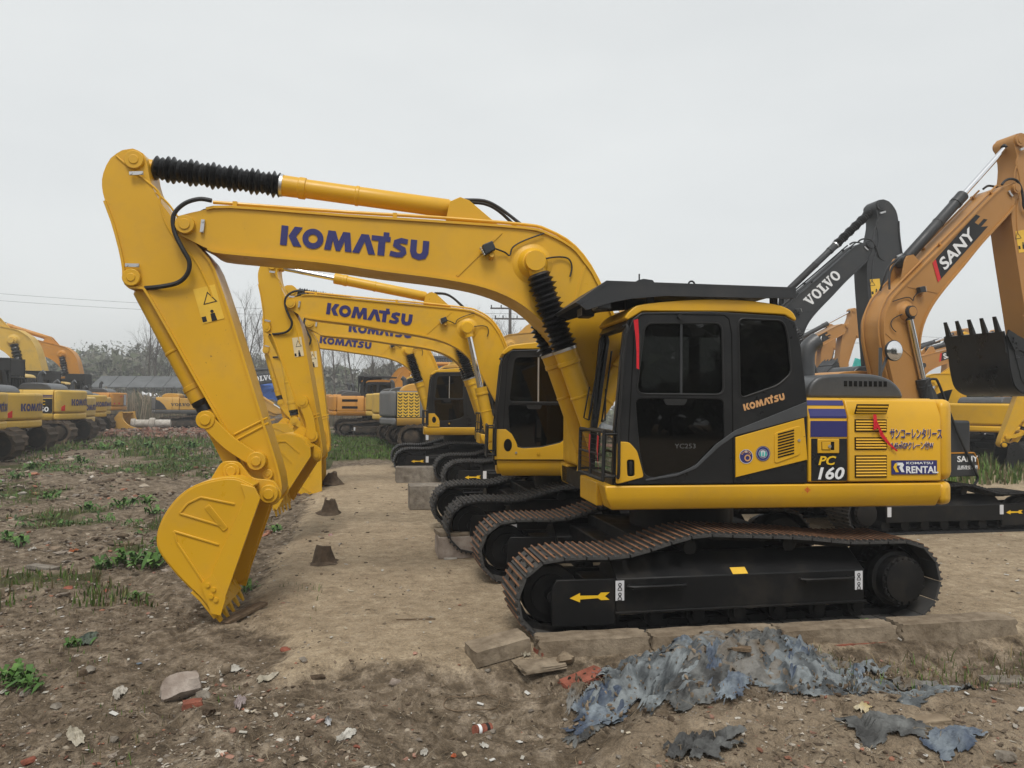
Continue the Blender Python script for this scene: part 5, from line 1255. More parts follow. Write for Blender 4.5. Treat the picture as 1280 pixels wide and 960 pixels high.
# ------------------------------------------------------------------ kerb, blocks, rubble
def at(u, v, z0=None):
    """where the line of sight through photo pixel (u, v) meets the ground"""
    d = RG2 * ((u - 640) / 940) - UP2 * ((v - 480) / 940) + FWD
    z = 0 if z0 is None else z0
    for _ in range(6):
        p = CAM + d * ((z - CAM.z) / d.z)
        if z0 is not None: break
        z = gz(p.x, p.y)
    return p
def lump(n=3, seed=0, amp=.25, flat=None):
    """weathered block: subdivided box pushed about with noise"""
    rs = np.random.default_rng(seed); g = np.linspace(-.5, .5, n + 1); V = {}; v = []; f = []
    def vid(p):
        k = tuple(round(c, 4) for c in p)
        if k not in V: V[k] = len(v); v.append(k)
        return V[k]
    for ax in range(3):
        for s in (-.5, .5):
            for i in range(n):
                for j in range(n):
                    q = []
                    for a, b in ((g[i], g[j]), (g[i + 1], g[j]), (g[i + 1], g[j + 1]), (g[i], g[j + 1])):
                        p = [0, 0, 0]; p[ax] = s; p[(ax + 1) % 3] = a; p[(ax + 2) % 3] = b; q.append(vid(p))
                    f.append(tuple(q if s > 0 else q[::-1]))
    v = np.array(v); v = v + amp * (rs.random(v.shape) - .5) * (1 / n)
    r = np.linalg.norm(v, axis=1, keepdims=True); v = v * (1 - amp * .35 * np.clip(r - .5, 0, 1))
    return v, f
def lump_obj(name, m, size, loc, rz=0, n=4, seed=0, amp=.3, parent=None, tilt=(0, 0), bevel=0):
    v, f = lump(n, seed, amp); v = v * np.array(size)
    me = bpy.data.meshes.new(name); me.from_pydata(v.tolist(), [], f); finish(me, 40)
    o = obj(name, me, m, parent, loc=loc); o.rotation_euler = (tilt[0], tilt[1], rz)
    return o
def stone(name, base, dark, sc=9, bump=.8):
    m, nt, b = _base(name); n = _noise(nt, sc, 8, .72); n2 = _noise(nt, 2.0, 4, .6)
    r = _ramp(nt, n.outputs[0], [(.28, dark), (.52, base), (.75, tuple(min(1, c * 1.35) for c in base))])
    r2 = _ramp(nt, n2.outputs[0], [(.35, (.6, .56, .52)), (.65, (1.05, 1.05, 1.05))])
    x = nt.nodes.new('ShaderNodeMix'); x.data_type = 'RGBA'; x.blend_type = 'MULTIPLY'; x.inputs[0].default_value = .8
    nt.links.new(r.outputs[0], x.inputs[6]); nt.links.new(r2.outputs[0], x.inputs[7]); nt.links.new(x.outputs[2], b.inputs['Base Color'])
    b.inputs['Roughness'].default_value = .92; b.inputs['Specular IOR Level'].default_value = .2
    _bump(nt, b, n.outputs[0], bump, .03); MATS[name] = m
stone('kerb_concrete', (.27, .22, .16), (.15, .115, .08))
stone('old_concrete', (.25, .225, .19), (.13, .11, .09))
stone('pale_rock', (.36, .31, .27), (.22, .17, .14), 6)
stone('clay_brick', (.30, .105, .07), (.17, .07, .05), 14)
stone('wood_old', (.20, .145, .095), (.09, .065, .045), 20)
stone('wood_grey', (.25, .225, .19), (.13, .115, .10), 20)
stone('earth_lump', (.11, .08, .055), (.055, .04, .027), 12)
stone('cardboard', (.27, .215, .15), (.17, .13, .09), 5, .3)
stone('dusty_plastic', (.48, .46, .42), (.30, .27, .23), 6, .3)
# kerb stones in front of the near track
kz = -.065
for i, (x0, x1, yc, dz, lab) in enumerate(((-1.86, -.95, -1.475, 0, 'pale concrete kerb stone at the open end of the kerb beside the track'), (-.93, .18, -1.48, -.012, 'concrete kerb stone partly buried under the tarp heap'),
                                      (.20, 1.25, -1.50, -.02, 'stained kerb stone with red brick showing, in the middle of the kerb'), (1.27, 2.42, -1.52, -.012, 'weathered kerb stone at the rear sprocket end of the kerb'))):
    o = lump_obj('kerb_stone', 'kerb_concrete', (x1 - x0, .24, .28), ((x0 + x1) / 2, yc, kz + dz + .03), rz=R(-1.2 + .8 * (i % 2)), n=9, seed=i, amp=.30)
    tag(o, lab, 'kerb', 'kerb stones in front of the track')
    if i == 2:
        for k in range(5):
            lump_obj('brick', 'clay_brick', (.22, .05, .062), (-.40 + .19 * k, -.112, -.02 + .0 * k), n=2, seed=k, amp=.1, parent=o)
o = lump_obj('concrete_slab', 'kerb_concrete', (.46, .24, .12), (*at(622, 828).xy, gz(*at(622, 828).xy) + .05), R(14), 5, 3, .14, tilt=(.06, -.12)); tag(o, 'loose wedge of pale concrete lying at the end of the kerb', 'slab')
# blocks by the row
def block(label, u0, u1, v, h, d, seed, m='old_concrete', z=0):
    a, b = at(u0, v, z), at(u1, v, z); w = (b - a).length
    o = lump_obj('concrete_block', m, (w, d, h), ((a.x + b.x) / 2, (a.y + b.y) / 2 + d / 2, z + h / 2), 0, 6, seed, .10); tag(o, label, 'block', 'concrete blocks beside the tracks'); return o
block('long concrete block with a rusty ring in front of the farther tracks', 495, 562, 603, .36, .5, 1)
block('square concrete block close against the smaller excavator track', 512, 560, 637, .42, .6, 2)
o = block('broken concrete lump with a flat cap beside the near excavator', 548, 600, 698, .26, .5, 3, 'pale_rock')
c = at(560, 660); lump_obj('cap_slab', 'kerb_concrete', (.62, .40, .05), (.05, .03, .15), .1, 5, 5, .1, parent=o)
# low earth stumps along the path
for (u, v, s, lab) in ((405, 704, .17, 'dark stump of earth with a red and white wrapper on top'), (412, 642, .2, 'worn stump of earth halfway along the trodden path'), (415, 606, .24, 'small worn stump of earth far along the trodden path')):
    p = at(u, v); b = B(); rs = random.Random(u)
    b.v = []; n = 10; prof = [(0, 1.1), (.2, .80), (.7, .60), (1, .46)]
    for t, r in prof: b.v += [(s * r * (1 + .45 * (rs.random() - .5)) * math.cos(6.283 * k / n), s * r * (1 + .45 * (rs.random() - .5)) * math.sin(6.283 * k / n), s * 1.15 * t + .05 * rs.random()) for k in range(n)]
    for j in range(3):
        for k in range(n): b.f.append((j * n + k, j * n + (k + 1) % n, (j + 1) * n + (k + 1) % n, (j + 1) * n + k)); b.mi.append(0)
    b.f.append(tuple(range(3 * n, 4 * n))); b.mi.append(0)
    o = b.make('earth_stump', 'earth_lump', None, smooth=40); o.location = (p.x, p.y, gz(p.x, p.y) - .02); tag(o, lab, 'stump', 'earth stumps along the path')
# ------------------------------------------------------------------ crumpled sheets
def tri(t): return np.abs((t % 1.0) - .5) * 2
def crumple(w, d, seed, amp, n=34, freq=3.0, follow=True, cx=0, cy=0, rz=0, lift=.01, ragged=.25, slope=0):
    """torn sheet with sharp folds lying over the ground; returns verts, faces"""
    rs = np.random.default_rng(seed); u = np.linspace(-.5, .5, n); U, V = np.meshgrid(u, u); h = np.zeros_like(U)
    wx = U + .12 * fbm(U * 9 + seed, V * 9, 2.0, 3, seed); wy = V + .12 * fbm(U * 9 + 50, V * 9 + seed, 2.0, 3, seed + 3)
    a0 = rs.random() * 6.28
    for k in range(9):
        a = a0 + rs.normal() * (.5 if k < 5 else 1.6); f = freq * (.5 + .9 * rs.random()) * (1, 1, 1, 2.2, 2.2, 2.2, 3.6, 3.6, 4.5)[k]; wob = .5 * fbm(U * 7 + k * 9, V * 7 + seed, 1.6, 2, seed + k)
        h = h + tri((wx * math.cos(a) + wy * math.sin(a)) * f + wob + rs.random()) ** 1.4 * (1, .9, .8, .42, .36, .3, .12, .10, .08)[k]
    h = (h - h.min()) / (h.max() - h.min())
    r = np.sqrt((U * 2) ** 2 + (V * 2) ** 2); th = np.arctan2(V, U)
    edge_ = .86 + ragged * fbm(np.cos(th) * 2 + seed, np.sin(th) * 2, .7, 4, seed + 9, .7)
    X = U * w + .04 * w * fbm(U * 6, V * 6, 1, 3, seed + 1); Yv = V * d + .04 * d * fbm(U * 6, V * 6, 1, 3, seed + 2)
    c, s = math.cos(rz), math.sin(rz); WX, WY = cx + X * c - Yv * s, cy + X * s + Yv * c
    base = ground_z(WX, WY) if follow else 0
    Z = base + lift + amp * h * np.clip(1.15 - r * .75, .12, 1)
    keep = r < edge_
    idx = np.arange(n * n).reshape(n, n); f = []
    for i in range(n - 1):
        for j in range(n - 1):
            if keep[i, j] and keep[i + 1, j] and keep[i, j + 1] and keep[i + 1, j + 1]:
                f += [(idx[i, j], idx[i, j + 1], idx[i + 1, j + 1]), (idx[i, j], idx[i + 1, j + 1], idx[i + 1, j])] if (i + j) % 2 else [(idx[i, j], idx[i, j + 1], idx[i + 1, j]), (idx[i, j + 1], idx[i + 1, j + 1], idx[i + 1, j])]
    v = np.stack([WX, WY, Z], -1).reshape(-1, 3)
    used = sorted({k for t in f for k in t}); mp = {k: i for i, k in enumerate(used)}
    return v[used], [tuple(mp[k] for k in t) for t in f], h.reshape(-1)[used]
def sheet(name, m, cx, cy, w, d, amp, seed, parent=None, rz=0, freq=3, n=34, lift=.01, ragged=.25, cols=None):
    v, f, h = crumple(w, d, seed, amp, n, freq, True, cx, cy, rz, lift, ragged)
    o0 = np.array([cx, cy, gz(cx, cy)]) if parent is None else np.zeros(3)
    me = bpy.data.meshes.new(name); me.from_pydata((v - o0).tolist(), [], f); finish(me, 50)
    if cols:
        rs = np.random.default_rng(seed); nn = fbm(v[:, 0] * 9, v[:, 1] * 9, 1, 4, seed); t = np.clip(.45 + 1.6 * nn, 0, 1)[:, None]
        c = np.array(cols[0]) * (1 - t) + np.array(cols[1]) * t; c = np.concatenate([c, np.ones((len(c), 1))], 1)
        ca = me.color_attributes.new('Col', 'FLOAT_COLOR', 'POINT'); ca.data.foreach_set('color', c.astype(np.float32).ravel())
    o = obj(name, me, m, parent, loc=tuple(o0) if parent is None else None)
    return o
BL = ((.06, .068, .073), (.22, .245, .255)); BL2 = ((.04, .04, .039), (.15, .155, .15)); BL3 = ((.13, .10, .068), (.19, .185, .17)); BLU = ((.05, .07, .11), (.20, .235, .265))
attrcol('tarp', .5, bump=.9, bscale=22, spec=.4)
hp = thing('tarp_heap', 'heap of torn dusty blue-grey tarpaulin over earth in front of the kerb', 'tarpaulin', (0, 0, 0))
rs = random.Random(5)
for k, (x, y, w, d, amp, fr, cols, a) in enumerate([(-1.3, -2.15, .9, .5, .10, 5, BL, .15), (-.6, -2.15, 1.1, .6, .10, 5, BL3, -.05), (.1, -2.15, 1.0, .55, .10, 5, BL, -.1), (-.9, -2.33, .85, .36, .09, 5, BL2, .15), (-.15, -2.36, .9, .36, .08, 5, BL, -.1), (.5, -2.27, .8, .38, .08, 5, BL, -.2),
        (-1.6, -2.28, .5, .36, .09, 4, BLU, .4), (-.8, -1.95, .75, .40, .11, 5, BL, .1), (.95, -2.40, .7, .2, .04, 5, BL2, -.3), (-1.75, -2.45, .4, .2, .05, 4, BL2, .5), (-.35, -1.98, .7, .35, .10, 5, BL2, 0), (.3, -1.98, .7, .3, .09, 5, BL3, 0)]):
    sheet('tarp_fold', 'tarp', x, y, w, d, amp, 100 + k, hp, a, fr * .8, 110, .006, .42, cols)
for k in range(26):
    t = rs.random(); x = -1.8 + 3.0 * t; y = rs.uniform(-2.46, -1.9) - .1 * abs(t - .5); w = rs.uniform(.18, .36)
    sheet('tarp_fold', 'tarp', x, y, w * rs.uniform(1.4, 2.6), w * rs.uniform(.3, .7), rs.uniform(.05, .11), 140 + k, hp, rs.gauss(0, .7), rs.uniform(2, 3.2), 44, .02, .45, rs.choice([BL, BL2, BL3, BL, BL3, BLU, BL]))
bk = Bulk(); n = 1100; xs = rng.uniform(-1.9, 1.1, n); ys = rng.uniform(-2.55, -1.85, n); zs = ground_z(xs, ys) + .02 + .06 * rng.random(n)
for i in range(n):
    s_ = .004 + .013 * rng.random() ** 3; bk.add(ICO_V * (s_ * np.array([1.5, 1, .5])) * (1 + .9 * (rng.random((12, 1)) - .5)) @ rot3(*(rng.random(3) * 6)).T + (xs[i], ys[i], zs[i]), ICO_F, np.array([(.15, .11, .075), (.22, .17, .12), (.10, .075, .05)][rng.integers(3)]) * (.7 + .6 * rng.random()))
bk.make('heap_soil', 'piece', label='crumbs of soil and leaves strewn over the tarp heap')
def tsheet(u, v, w, d, amp, seed, label, cols, name='torn_tarp', cat='tarpaulin', m='tarp', n=44, freq=6, rz=0, group=None, ragged=.45):
    p = at(u, v); o = sheet(name, m, p.x, p.y, w, d, amp, seed, None, rz, freq, n, .006, ragged, cols); return tag(o, label, cat, group)
tsheet(880, 935, .62, .36, .08, 201, 'torn grey tarp scrap on packed earth before the heap', BL2, rz=.2)
tsheet(1105, 925, .65, .34, .06, 202, 'spread of shredded grey-blue tarp near the lost shoe sole', BL2, rz=-.3)
tsheet(1190, 938, .45, .26, .06, 203, 'bluish torn tarp lying beyond the shredded grey one', BLU, rz=.1)
tsheet(1078, 888, .12, .10, .06, 204, 'crumpled cream and yellow paper on the earth below the heap', ((.45, .36, .18), (.62, .56, .42)), 'crumpled_paper', 'paper', 'piece', 22, 3)
tsheet(1135, 880, .38, .12, .03, 205, 'thin grey-blue strip of plastic trailing from the heap', BL, rz=-.2)
WH = ((.32, .30, .26), (.54, .52, .47)); GRY = ((.22, .20, .17), (.40, .37, .32)); LIN = ((.28, .25, .19), (.46, .42, .34))
for u, v, w, d, amp, sd, lb, cl, cat, nm in [
    (95, 922, .42, .16, .04, 210, 'flat dirty cream cloth lying by the weeds at the edge of the dirt', LIN, 'cloth', 'dirty_cloth'),
    (150, 868, .30, .14, .06, 211, 'crumpled grey rag folded over a stick in the dirt', GRY, 'rag', 'crumpled_rag'),
    (290, 835, .30, .16, .04, 212, 'scattered white plastic scraps near the bucket', WH, 'plastic', 'plastic_scrap'),
    (300, 880, .13, .13, .10, 213, 'pinkish crumpled bag standing beside the pale rock', ((.30, .24, .23), (.46, .40, .39)), 'bag', 'crumpled_bag'),
    (335, 850, .34, .14, .03, 214, 'tan flattened sheet next to the white plastic scraps', LIN, 'sheet', 'flat_sheet'),
    (432, 922, .26, .12, .03, 215, 'translucent white plastic film beside the black and white wrapper', WH, 'plastic', 'plastic_film'),
    (410, 907, .12, .07, .05, 216, 'black and white crumpled wrapper on the dirt', ((.05, .05, .05), (.6, .6, .6)), 'wrapper', 'wrapper'),
    (605, 895 + 40, .10, .06, .04, 217, 'white folded paper beside the rusty tin can', WH, 'paper', 'folded_paper'),
    (530, 950, .09, .07, .03, 218, 'white torn paper with a notch near the orange scrap', WH, 'paper', 'torn_paper'),
    (567, 946, .08, .05, .012, 219, 'bright orange-red scrap of card', ((.45, .09, .03), (.55, .13, .05)), 'card', 'orange_scrap'),
    (40, 688, .16, .10, .06, 220, 'white plastic bag caught under a weed', WH, 'bag', 'plastic_bag'),
    (92, 690, .30, .10, .05, 221, 'orange net scrap in the weeds', ((.25, .08, .03), (.42, .13, .05)), 'net', 'net_scrap'),
    (110, 800, .5, .22, .05, 222, 'tangled dark green netting half buried in dirt', ((.03, .045, .035), (.09, .11, .085)), 'net', 'green_net'),
    (655, 905 - 60, .22, .16, .06, 223, 'tan crushed cardboard below the concrete wedge', LIN, 'cardboard', 'crushed_cardboard'),
    (1075, 806, .30, .12, .06, 224, 'scrap of cream plastic in the weeds behind the kerb', LIN, 'plastic', 'plastic_scrap'),
    (413, 683, .09, .08, .06, 226, 'red and white crumpled wrapper on the earth stump', ((.5, .04, .05), (.65, .6, .58)), 'wrapper', 'wrapper')]:
    tsheet(u, v, w * .78, d * .72, amp, sd, lb, cl, nm, cat, 'piece', 26, 3, rs.random() * 3, ragged=.22)
for o in COL.objects:
    if o.get('label', '').startswith('red and white crumpled'): o.location.z += .13
# rocks, planks, bricks
def rock_obj(name, m, size, loc, rz, n, seed, amp, tilt=(0, 0)):
    rs_ = np.random.default_rng(seed); v, f = lump(5, seed, .05); nr = np.linalg.norm(v, axis=1, keepdims=True); v = v * .45 + .55 * v / nr * .52
    for _ in range(7):                          # chip flat facets off
        d_ = rs_.normal(size=3); d_ /= np.linalg.norm(d_); h_ = rs_.uniform(.27, .42); t_ = np.clip(v @ d_ - h_, 0, 1); v = v - t_[:, None] * d_
    v = (v + .03 * (rs_.random(v.shape) - .5)) * np.array(size) * 1.25
    me = bpy.data.meshes.new(name); me.from_pydata(v.tolist(), [], f); finish(me, 28); o = obj(name, me, m, None, loc=loc); o.rotation_euler = (tilt[0], tilt[1], rz); return o
def prop(name, lab, cat, m, u, v, size, rz=0, seed=0, amp=.3, n=4, tilt=(0, 0), sink=.3, group=None):
    p = at(u, v); o = (rock_obj if name in ('rock', 'rubble_stone') else lump_obj)(name, m, size, (p.x, p.y, gz(p.x, p.y) + size[2] * (.5 - sink)), rz, n, seed, amp, tilt=tilt); return tag(o, lab, cat, group)
prop('rock', 'pale angular rock beside the pinkish bag', 'rock', 'pale_rock', 226, 868, (.21, .18, .19), .4, 21, .6, 3)
prop('rock', 'small grey stone lying just behind the pale angular rock', 'rock', 'old_concrete', 255, 872, (.08, .07, .06), .9, 22, .6, 3)
prop('brick', 'broken red brick half below the pale rock', 'brick', 'clay_brick', 240, 884, (.12, .08, .06), .3, 23, .3, 3)
prop('brick', 'flat red brick beside the end kerb stone', 'brick', 'clay_brick', 683, 829, (.17, .11, .05), .35, 24, .2, 3, tilt=(.1, -.1))
prop('brick', 'long pinkish tile leaning on the tarp heap', 'brick', 'clay_brick', 728, 852, (.36, .14, .04), .42, 25, .2, 4, tilt=(.15, -.12), sink=.0)
prop('plank', 'short pale board lying on the tarp heap', 'plank', 'wood_old', 910, 856, (.32, .07, .025), -.45, 26, .1, 4, sink=-.6)
prop('plank', 'weathered board propped under the bucket teeth', 'plank', 'wood_old', 305, 774, (.52, .10, .03), .95, 27, .08, 5, tilt=(0, -.12), sink=-.3)
prop('plank', 'grey board lying among the weeds', 'plank', 'wood_grey', 54, 713, (.46, .13, .045), -.6, 28, .1, 5, sink=.1)
prop('plank', 'small broken board beside the grey board', 'plank', 'wood_old', 155, 682, (.25, .08, .04), .7, 29, .2, 4)
prop('shoe_sole', 'tan shoe sole lying by the shredded tarp', 'shoe sole', 'cardboard', 1160, 904, (.26, .10, .03), .05, 30, .35, 5, sink=.0)
prop('rock', 'rounded brown bundle of earth beside the pinkish tile', 'rock', 'cardboard', 705, 838, (.15, .12, .11), .3, 31, .7, 4)
prop('slab', 'flat tan stone flag below the kerb', 'slab', 'kerb_concrete', 672, 852, (.36, .30, .04), .25, 32, .25, 5)
prop('plank', 'grey plank end on the earth bank behind the kerb', 'plank', 'wood_grey', 1258, 850, (.35, .16, .06), -.15, 33, .15, 4)
prop('stick', 'white stick poking out of the weeds by the kerb', 'stick', 'dusty_plastic', 1115, 797, (.17, .012, .012), -.9, 34, .1, 3, tilt=(0, .5), sink=-2)
prop('lath', 'thin dark lath lying on the trodden path', 'lath', 'wood_old', 520, 775, (.34, .018, .012), -.1, 35, .2, 5, sink=0)
prop('board_scrap', 'white scrap of board at the foot of the broken concrete lump', 'board', 'dusty_plastic', 563, 699, (.16, .05, .02), .1, 36, .2, 3, sink=0)
rp_ = random.Random(9)
for k in range(46):
    u, v = (rp_.uniform(20, 640), rp_.uniform(800, 955)) if k < 26 else (rp_.uniform(700, 1270), rp_.uniform(860, 950)) if k < 34 else (rp_.uniform(10, 340), rp_.uniform(620, 780))
    s = rp_.uniform(.03, .075); mk = rp_.choice(['old_concrete', 'pale_rock', 'earth_lump', 'kerb_concrete', 'clay_brick', 'earth_lump'])
    kind_ = {'old_concrete': 'grey concrete chip', 'pale_rock': 'pale stone', 'earth_lump': 'dark clod of earth', 'kerb_concrete': 'tan stone', 'clay_brick': 'red brick chip'}[mk]; zone = 'on the littered dirt before the trodden path' if k < 26 else 'on the packed earth before the tarp heap' if k < 34 else 'on the weedy dirt behind the bucket'
    o = prop('rubble_stone', 'small ' + kind_ + ' lying loose ' + zone, 'stone', mk, u, v, (s * rp_.uniform(.8, 1.5), s, s * rp_.uniform(.4, .8)), rp_.uniform(0, 6), 300 + k, .7, 3, group=kind_ + 's ' + zone)
# tin can, bottle-cap white bits
p = at(603, 917); c = B(); c.lathe((-.065, 0, 0), (.065, 0, 0), [(0, .026), (0, .032), (.04, .034), (.06, .033), (.94, .033), (.96, .034), (1, .032), (1, .026)], 20)
o = c.make('tin_can', 'clay_brick', None); o.location = (p.x, p.y, gz(p.x, p.y) + .03); o.rotation_euler = (.2, .12, .45); tag(o, 'rusty brown and white drink can lying on its side', 'can')
for k, (x, m_) in enumerate(((-.035, 'white_print'), (.03, 'black_print'))): B().cyl((x - .012, 0, 0), (x + .012, 0, 0), .0345, 20, cap=False).make('label_band', m_, o)
B().cyl((.0655, 0, 0), (.067, 0, 0), .026, 16).make('can_lid', 'zinc', o)
bk = Bulk(); P_ = view_pts(650, 12); ZZ = ground_z(P_[:, 0], P_[:, 1])
for i, (x, y) in enumerate(P_):
    if not not_under(x, y): continue
    s = .005 + .026 * rng.random() ** 3; c = [(.55, .54, .51), (.42, .40, .35), (.27, .11, .07), (.12, .15, .18), (.46, .40, .30)][int(rng.choice(5, p=[.35, .3, .12, .03, .2]))]
    v = BOXV * np.array([s * 1.8, s, .003]) @ rot3(rng.random() * 6, .5 * (rng.random() - .5), .5 * (rng.random() - .5)).T + (x, y, ZZ[i] + .012); bk.add(v, BOXF, c)
bk.make('litter', 'piece', label='tiny scraps of paper and plastic trodden into the dirt')
# black hose loop
p = at(590, 880); t = B(); t.tube(smooth_path([(p.x + .20 * math.cos(a), p.y + .10 * math.sin(a), gz(p.x + .20 * math.cos(a), p.y + .10 * math.sin(a)) + .015 + .01 * math.sin(3 * a)) for a in np.linspace(.4, 6.3, 12)], 3), .004, 6)
o = t.make('old_strap', 'wood_old', None); tag(o, 'thin brown strap looped on the dirt near the tin can', 'strap')
t = B(); q = [at(u, v) for u, v in ((600, 838), (630, 842), (660, 850), (690, 858), (715, 860))]; t.tube(smooth_path([(a.x, a.y, a.z + .02 + .01 * (i % 2)) for i, a in enumerate(q)], 4), .009, 6); o = t.make('green_strap', 'teal', None); tag(o, 'thin green strapping band trailing towards the heap', 'strap')
# ------------------------------------------------------------------ weeds and grass
def grass_patch(bk, xs, ys, hmin, hmax, cols, w=.004, lean=.5):
    zz = ground_z(xs, ys)
    for i in range(len(xs)):
        h = hmin + (hmax - hmin) * rng.random() ** 1.5; a = rng.random() * 6.28; l = lean * h * rng.random(); d = np.array([math.cos(a), math.sin(a), 0]); n_ = np.array([-d[1], d[0], 0]) * w * (1 + .8 * rng.random())
        o = np.array([xs[i], ys[i], zz[i] - .005]); m_ = o + d * l * .35 + (0, 0, h * .6); t = o + d * l + (0, 0, h)
        c = np.array(cols[rng.integers(len(cols))]) * (.75 + .5 * rng.random()); bk.add([o - n_, o + n_, m_ + n_ * .7, m_ - n_ * .7, t], [(0, 1, 2, 3), (3, 2, 4)], c)
GC = [(.075, .135, .022), (.10, .17, .03), (.06, .10, .02), (.13, .14, .045), (.15, .12, .06)]
bk = Bulk()
N = 26000; xs = rng.uniform(-13, -4.4, N); ys = 1 + 30 * rng.random(N) ** 1.5; gm = .6 * fbm(xs, ys, 2.2, 4, 41) + .6 * fbm(xs, ys, .8, 3, 43) + .10 * sstep(5, 20, ys); ok = (gm > .12 + .12 * rng.random(N)) & (path_mask(xs, ys) < .3); grass_patch(bk, xs[ok], ys[ok], .03, .16, GC, .007)
N = 7000; xs = rng.uniform(-18, -6, N); ys = rng.uniform(20, 36, N); ok = .6 * fbm(xs, ys, 2.2, 4, 41) + .7 * fbm(xs, ys, .9, 3, 43) > .02; grass_patch(bk, xs[ok], ys[ok], .06, .3, GC, .018)
N = 6000; xs = rng.uniform(-5.5, 1.5, N); ys = rng.uniform(18.5, 36, N); grass_patch(bk, xs, ys, .05, .2, GC[:3], .018)
N = 1800; xs = rng.uniform(-7, -3.6, N); ys = rng.uniform(-4, 1, N); ok = fbm(xs, ys, .9, 3, 141) > .28; grass_patch(bk, xs[ok], ys[ok], .02, .09, GC, .003)
N = 900; xs = rng.uniform(.2, 3.2, N); ys = rng.uniform(-2.35, -1.8, N); grass_patch(bk, xs, ys, .03, .13, GC + [(.25, .19, .10)] * 3, .003, .9)
N = 5000; xs = rng.uniform(8, 22, N); ys = rng.uniform(8.5, 15, N); grass_patch(bk, xs, ys, .1, .45, GC, .02)
bk.make('grass', 'leaf', label='short green grass in patches on the dirt')
def weed_mesh(seed, n=26, r=.24, h=.16):
    rs = np.random.default_rng(seed); bk = Bulk()
    for i in range(n):
        a = rs.random() * 6.28; L = r * (.4 + .6 * rs.random()); w = L * (.22 + .14 * rs.random()); el = .25 + .8 * rs.random()
        d = np.array([math.cos(a), math.sin(a), 0]); n_ = np.array([-d[1], d[0], 0]); b0 = np.array([rs.normal() * r * .35, rs.normal() * r * .35, 0])
        pts = [(0, 0, 0), (.3, .7, .5), (.65, 1, .85), (1, .15, .75)]; v = []
        for t, wd, z in pts:
            c = b0 + d * L * t * math.cos(el) + np.array([0, 0, z * L * math.sin(el) + .01]); v += [c - n_ * w * wd * .5 + (0, 0, .02 * wd * L), c, c + n_ * w * wd * .5 + (0, 0, .02 * wd * L)]
        f = []
        for k in range(3): f += [(k * 3, k * 3 + 1, k * 3 + 4, k * 3 + 3), (k * 3 + 1, k * 3 + 2, k * 3 + 5, k * 3 + 4)]
        bk.add(v, f, np.array([(.055, .125, .022), (.075, .16, .03), (.10, .19, .04)][rs.integers(3)]) * (.8 + .4 * rs.random()))
    o = bk.make('weed_plant', 'leaf', 40, None); me = o.data; bpy.data.objects.remove(o); return me
WM = [weed_mesh(s) for s in (1, 2, 3)]
bk = Bulk(); wv = []
for me_ in [weed_mesh(s, 9, .2, .14) for s in (11, 12, 13)]:
    a_ = np.zeros(len(me_.vertices) * 3); me_.vertices.foreach_get('co', a_); c_ = np.zeros(len(me_.vertices) * 4); me_.color_attributes['Col'].data.foreach_get('color', c_); wv.append((a_.reshape(-1, 3), [tuple(q.vertices) for q in me_.polygons], c_.reshape(-1, 4)))
xs = rng.uniform(-17, -4.6, 9000); ys = 3 + 31 * rng.random(9000) ** 1.25; gm = .6 * fbm(xs, ys, 2.2, 4, 41) + .6 * fbm(xs, ys, .9, 3, 43) + .12 * sstep(5, 20, ys); ok = (gm > .14 + .1 * rng.random(9000)) & (path_mask(xs, ys) < .3); xs, ys = xs[ok][:1500], ys[ok][:1500]; zs = ground_z(xs, ys)
for i in range(len(xs)):
    v, f, c = wv[i % 3]; k = bk.n; bk.v.append(v * (.35 + .7 * rng.random() ** 2) @ rot3(rng.random() * 6, 0, 0).T + (xs[i], ys[i], zs[i])); bk.f += [tuple(q + k for q in t) for t in f]; bk.c.append(c * np.array([*(np.ones(3) * (.55 + .5 * rng.random())), 1])); bk.n += len(v)
bk.make('ground_weeds', 'leaf', 40, label='low leafy weeds spread over the far dirt')
for k, (u, v, s) in enumerate([(130, 712, 1.1), (160, 706, 1.2), (190, 712, 1.3), (175, 700, 1), (205, 700, 1.1), (25, 682, 1), (10, 676, .9), (150, 635, 1.2), (180, 632, 1.3), (110, 640, 1), (195, 640, 1), (75, 658, .9), (25, 728 + 130, .8), (8, 862, .8), (40, 590, 1.4), (20, 600, 1.3), (100, 580, 1.6), (150, 560, 2), (185, 562, 2), (130, 566, 1.8), (215, 566, 2), (240, 560, 2), (60, 625, 1.1), (170, 750, .6), (90, 808, .5), (1135, 803, .5), (1085, 806, .5), (40, 862, .6), (310, 740, .7), (345, 665, .8)]):
    p = at(u, v); o = obj('weed_plant', WM[k % 3], 'leaf'); o.location = (p.x, p.y, gz(p.x, p.y)); o.scale = (s,) * 3; o.rotation_euler = (0, 0, k * 1.3)
    zone = 'by the grey board' if (100 < u < 220 and 690 < v < 720) else 'at the foot of the tail row' if v < 605 else 'in front of the kerb' if u > 1000 else 'beside the bucket' if u > 290 else 'near the dirty cream cloth' if v > 800 else 'beside the white plastic bag' if u < 50 else 'in the bare dirt behind the bucket'
    tag(o, ('bushy ' if s > 1.05 else 'small ') + 'broad-leaved green weed growing ' + zone, 'weed', 'broad-leaved weeds ' + zone)
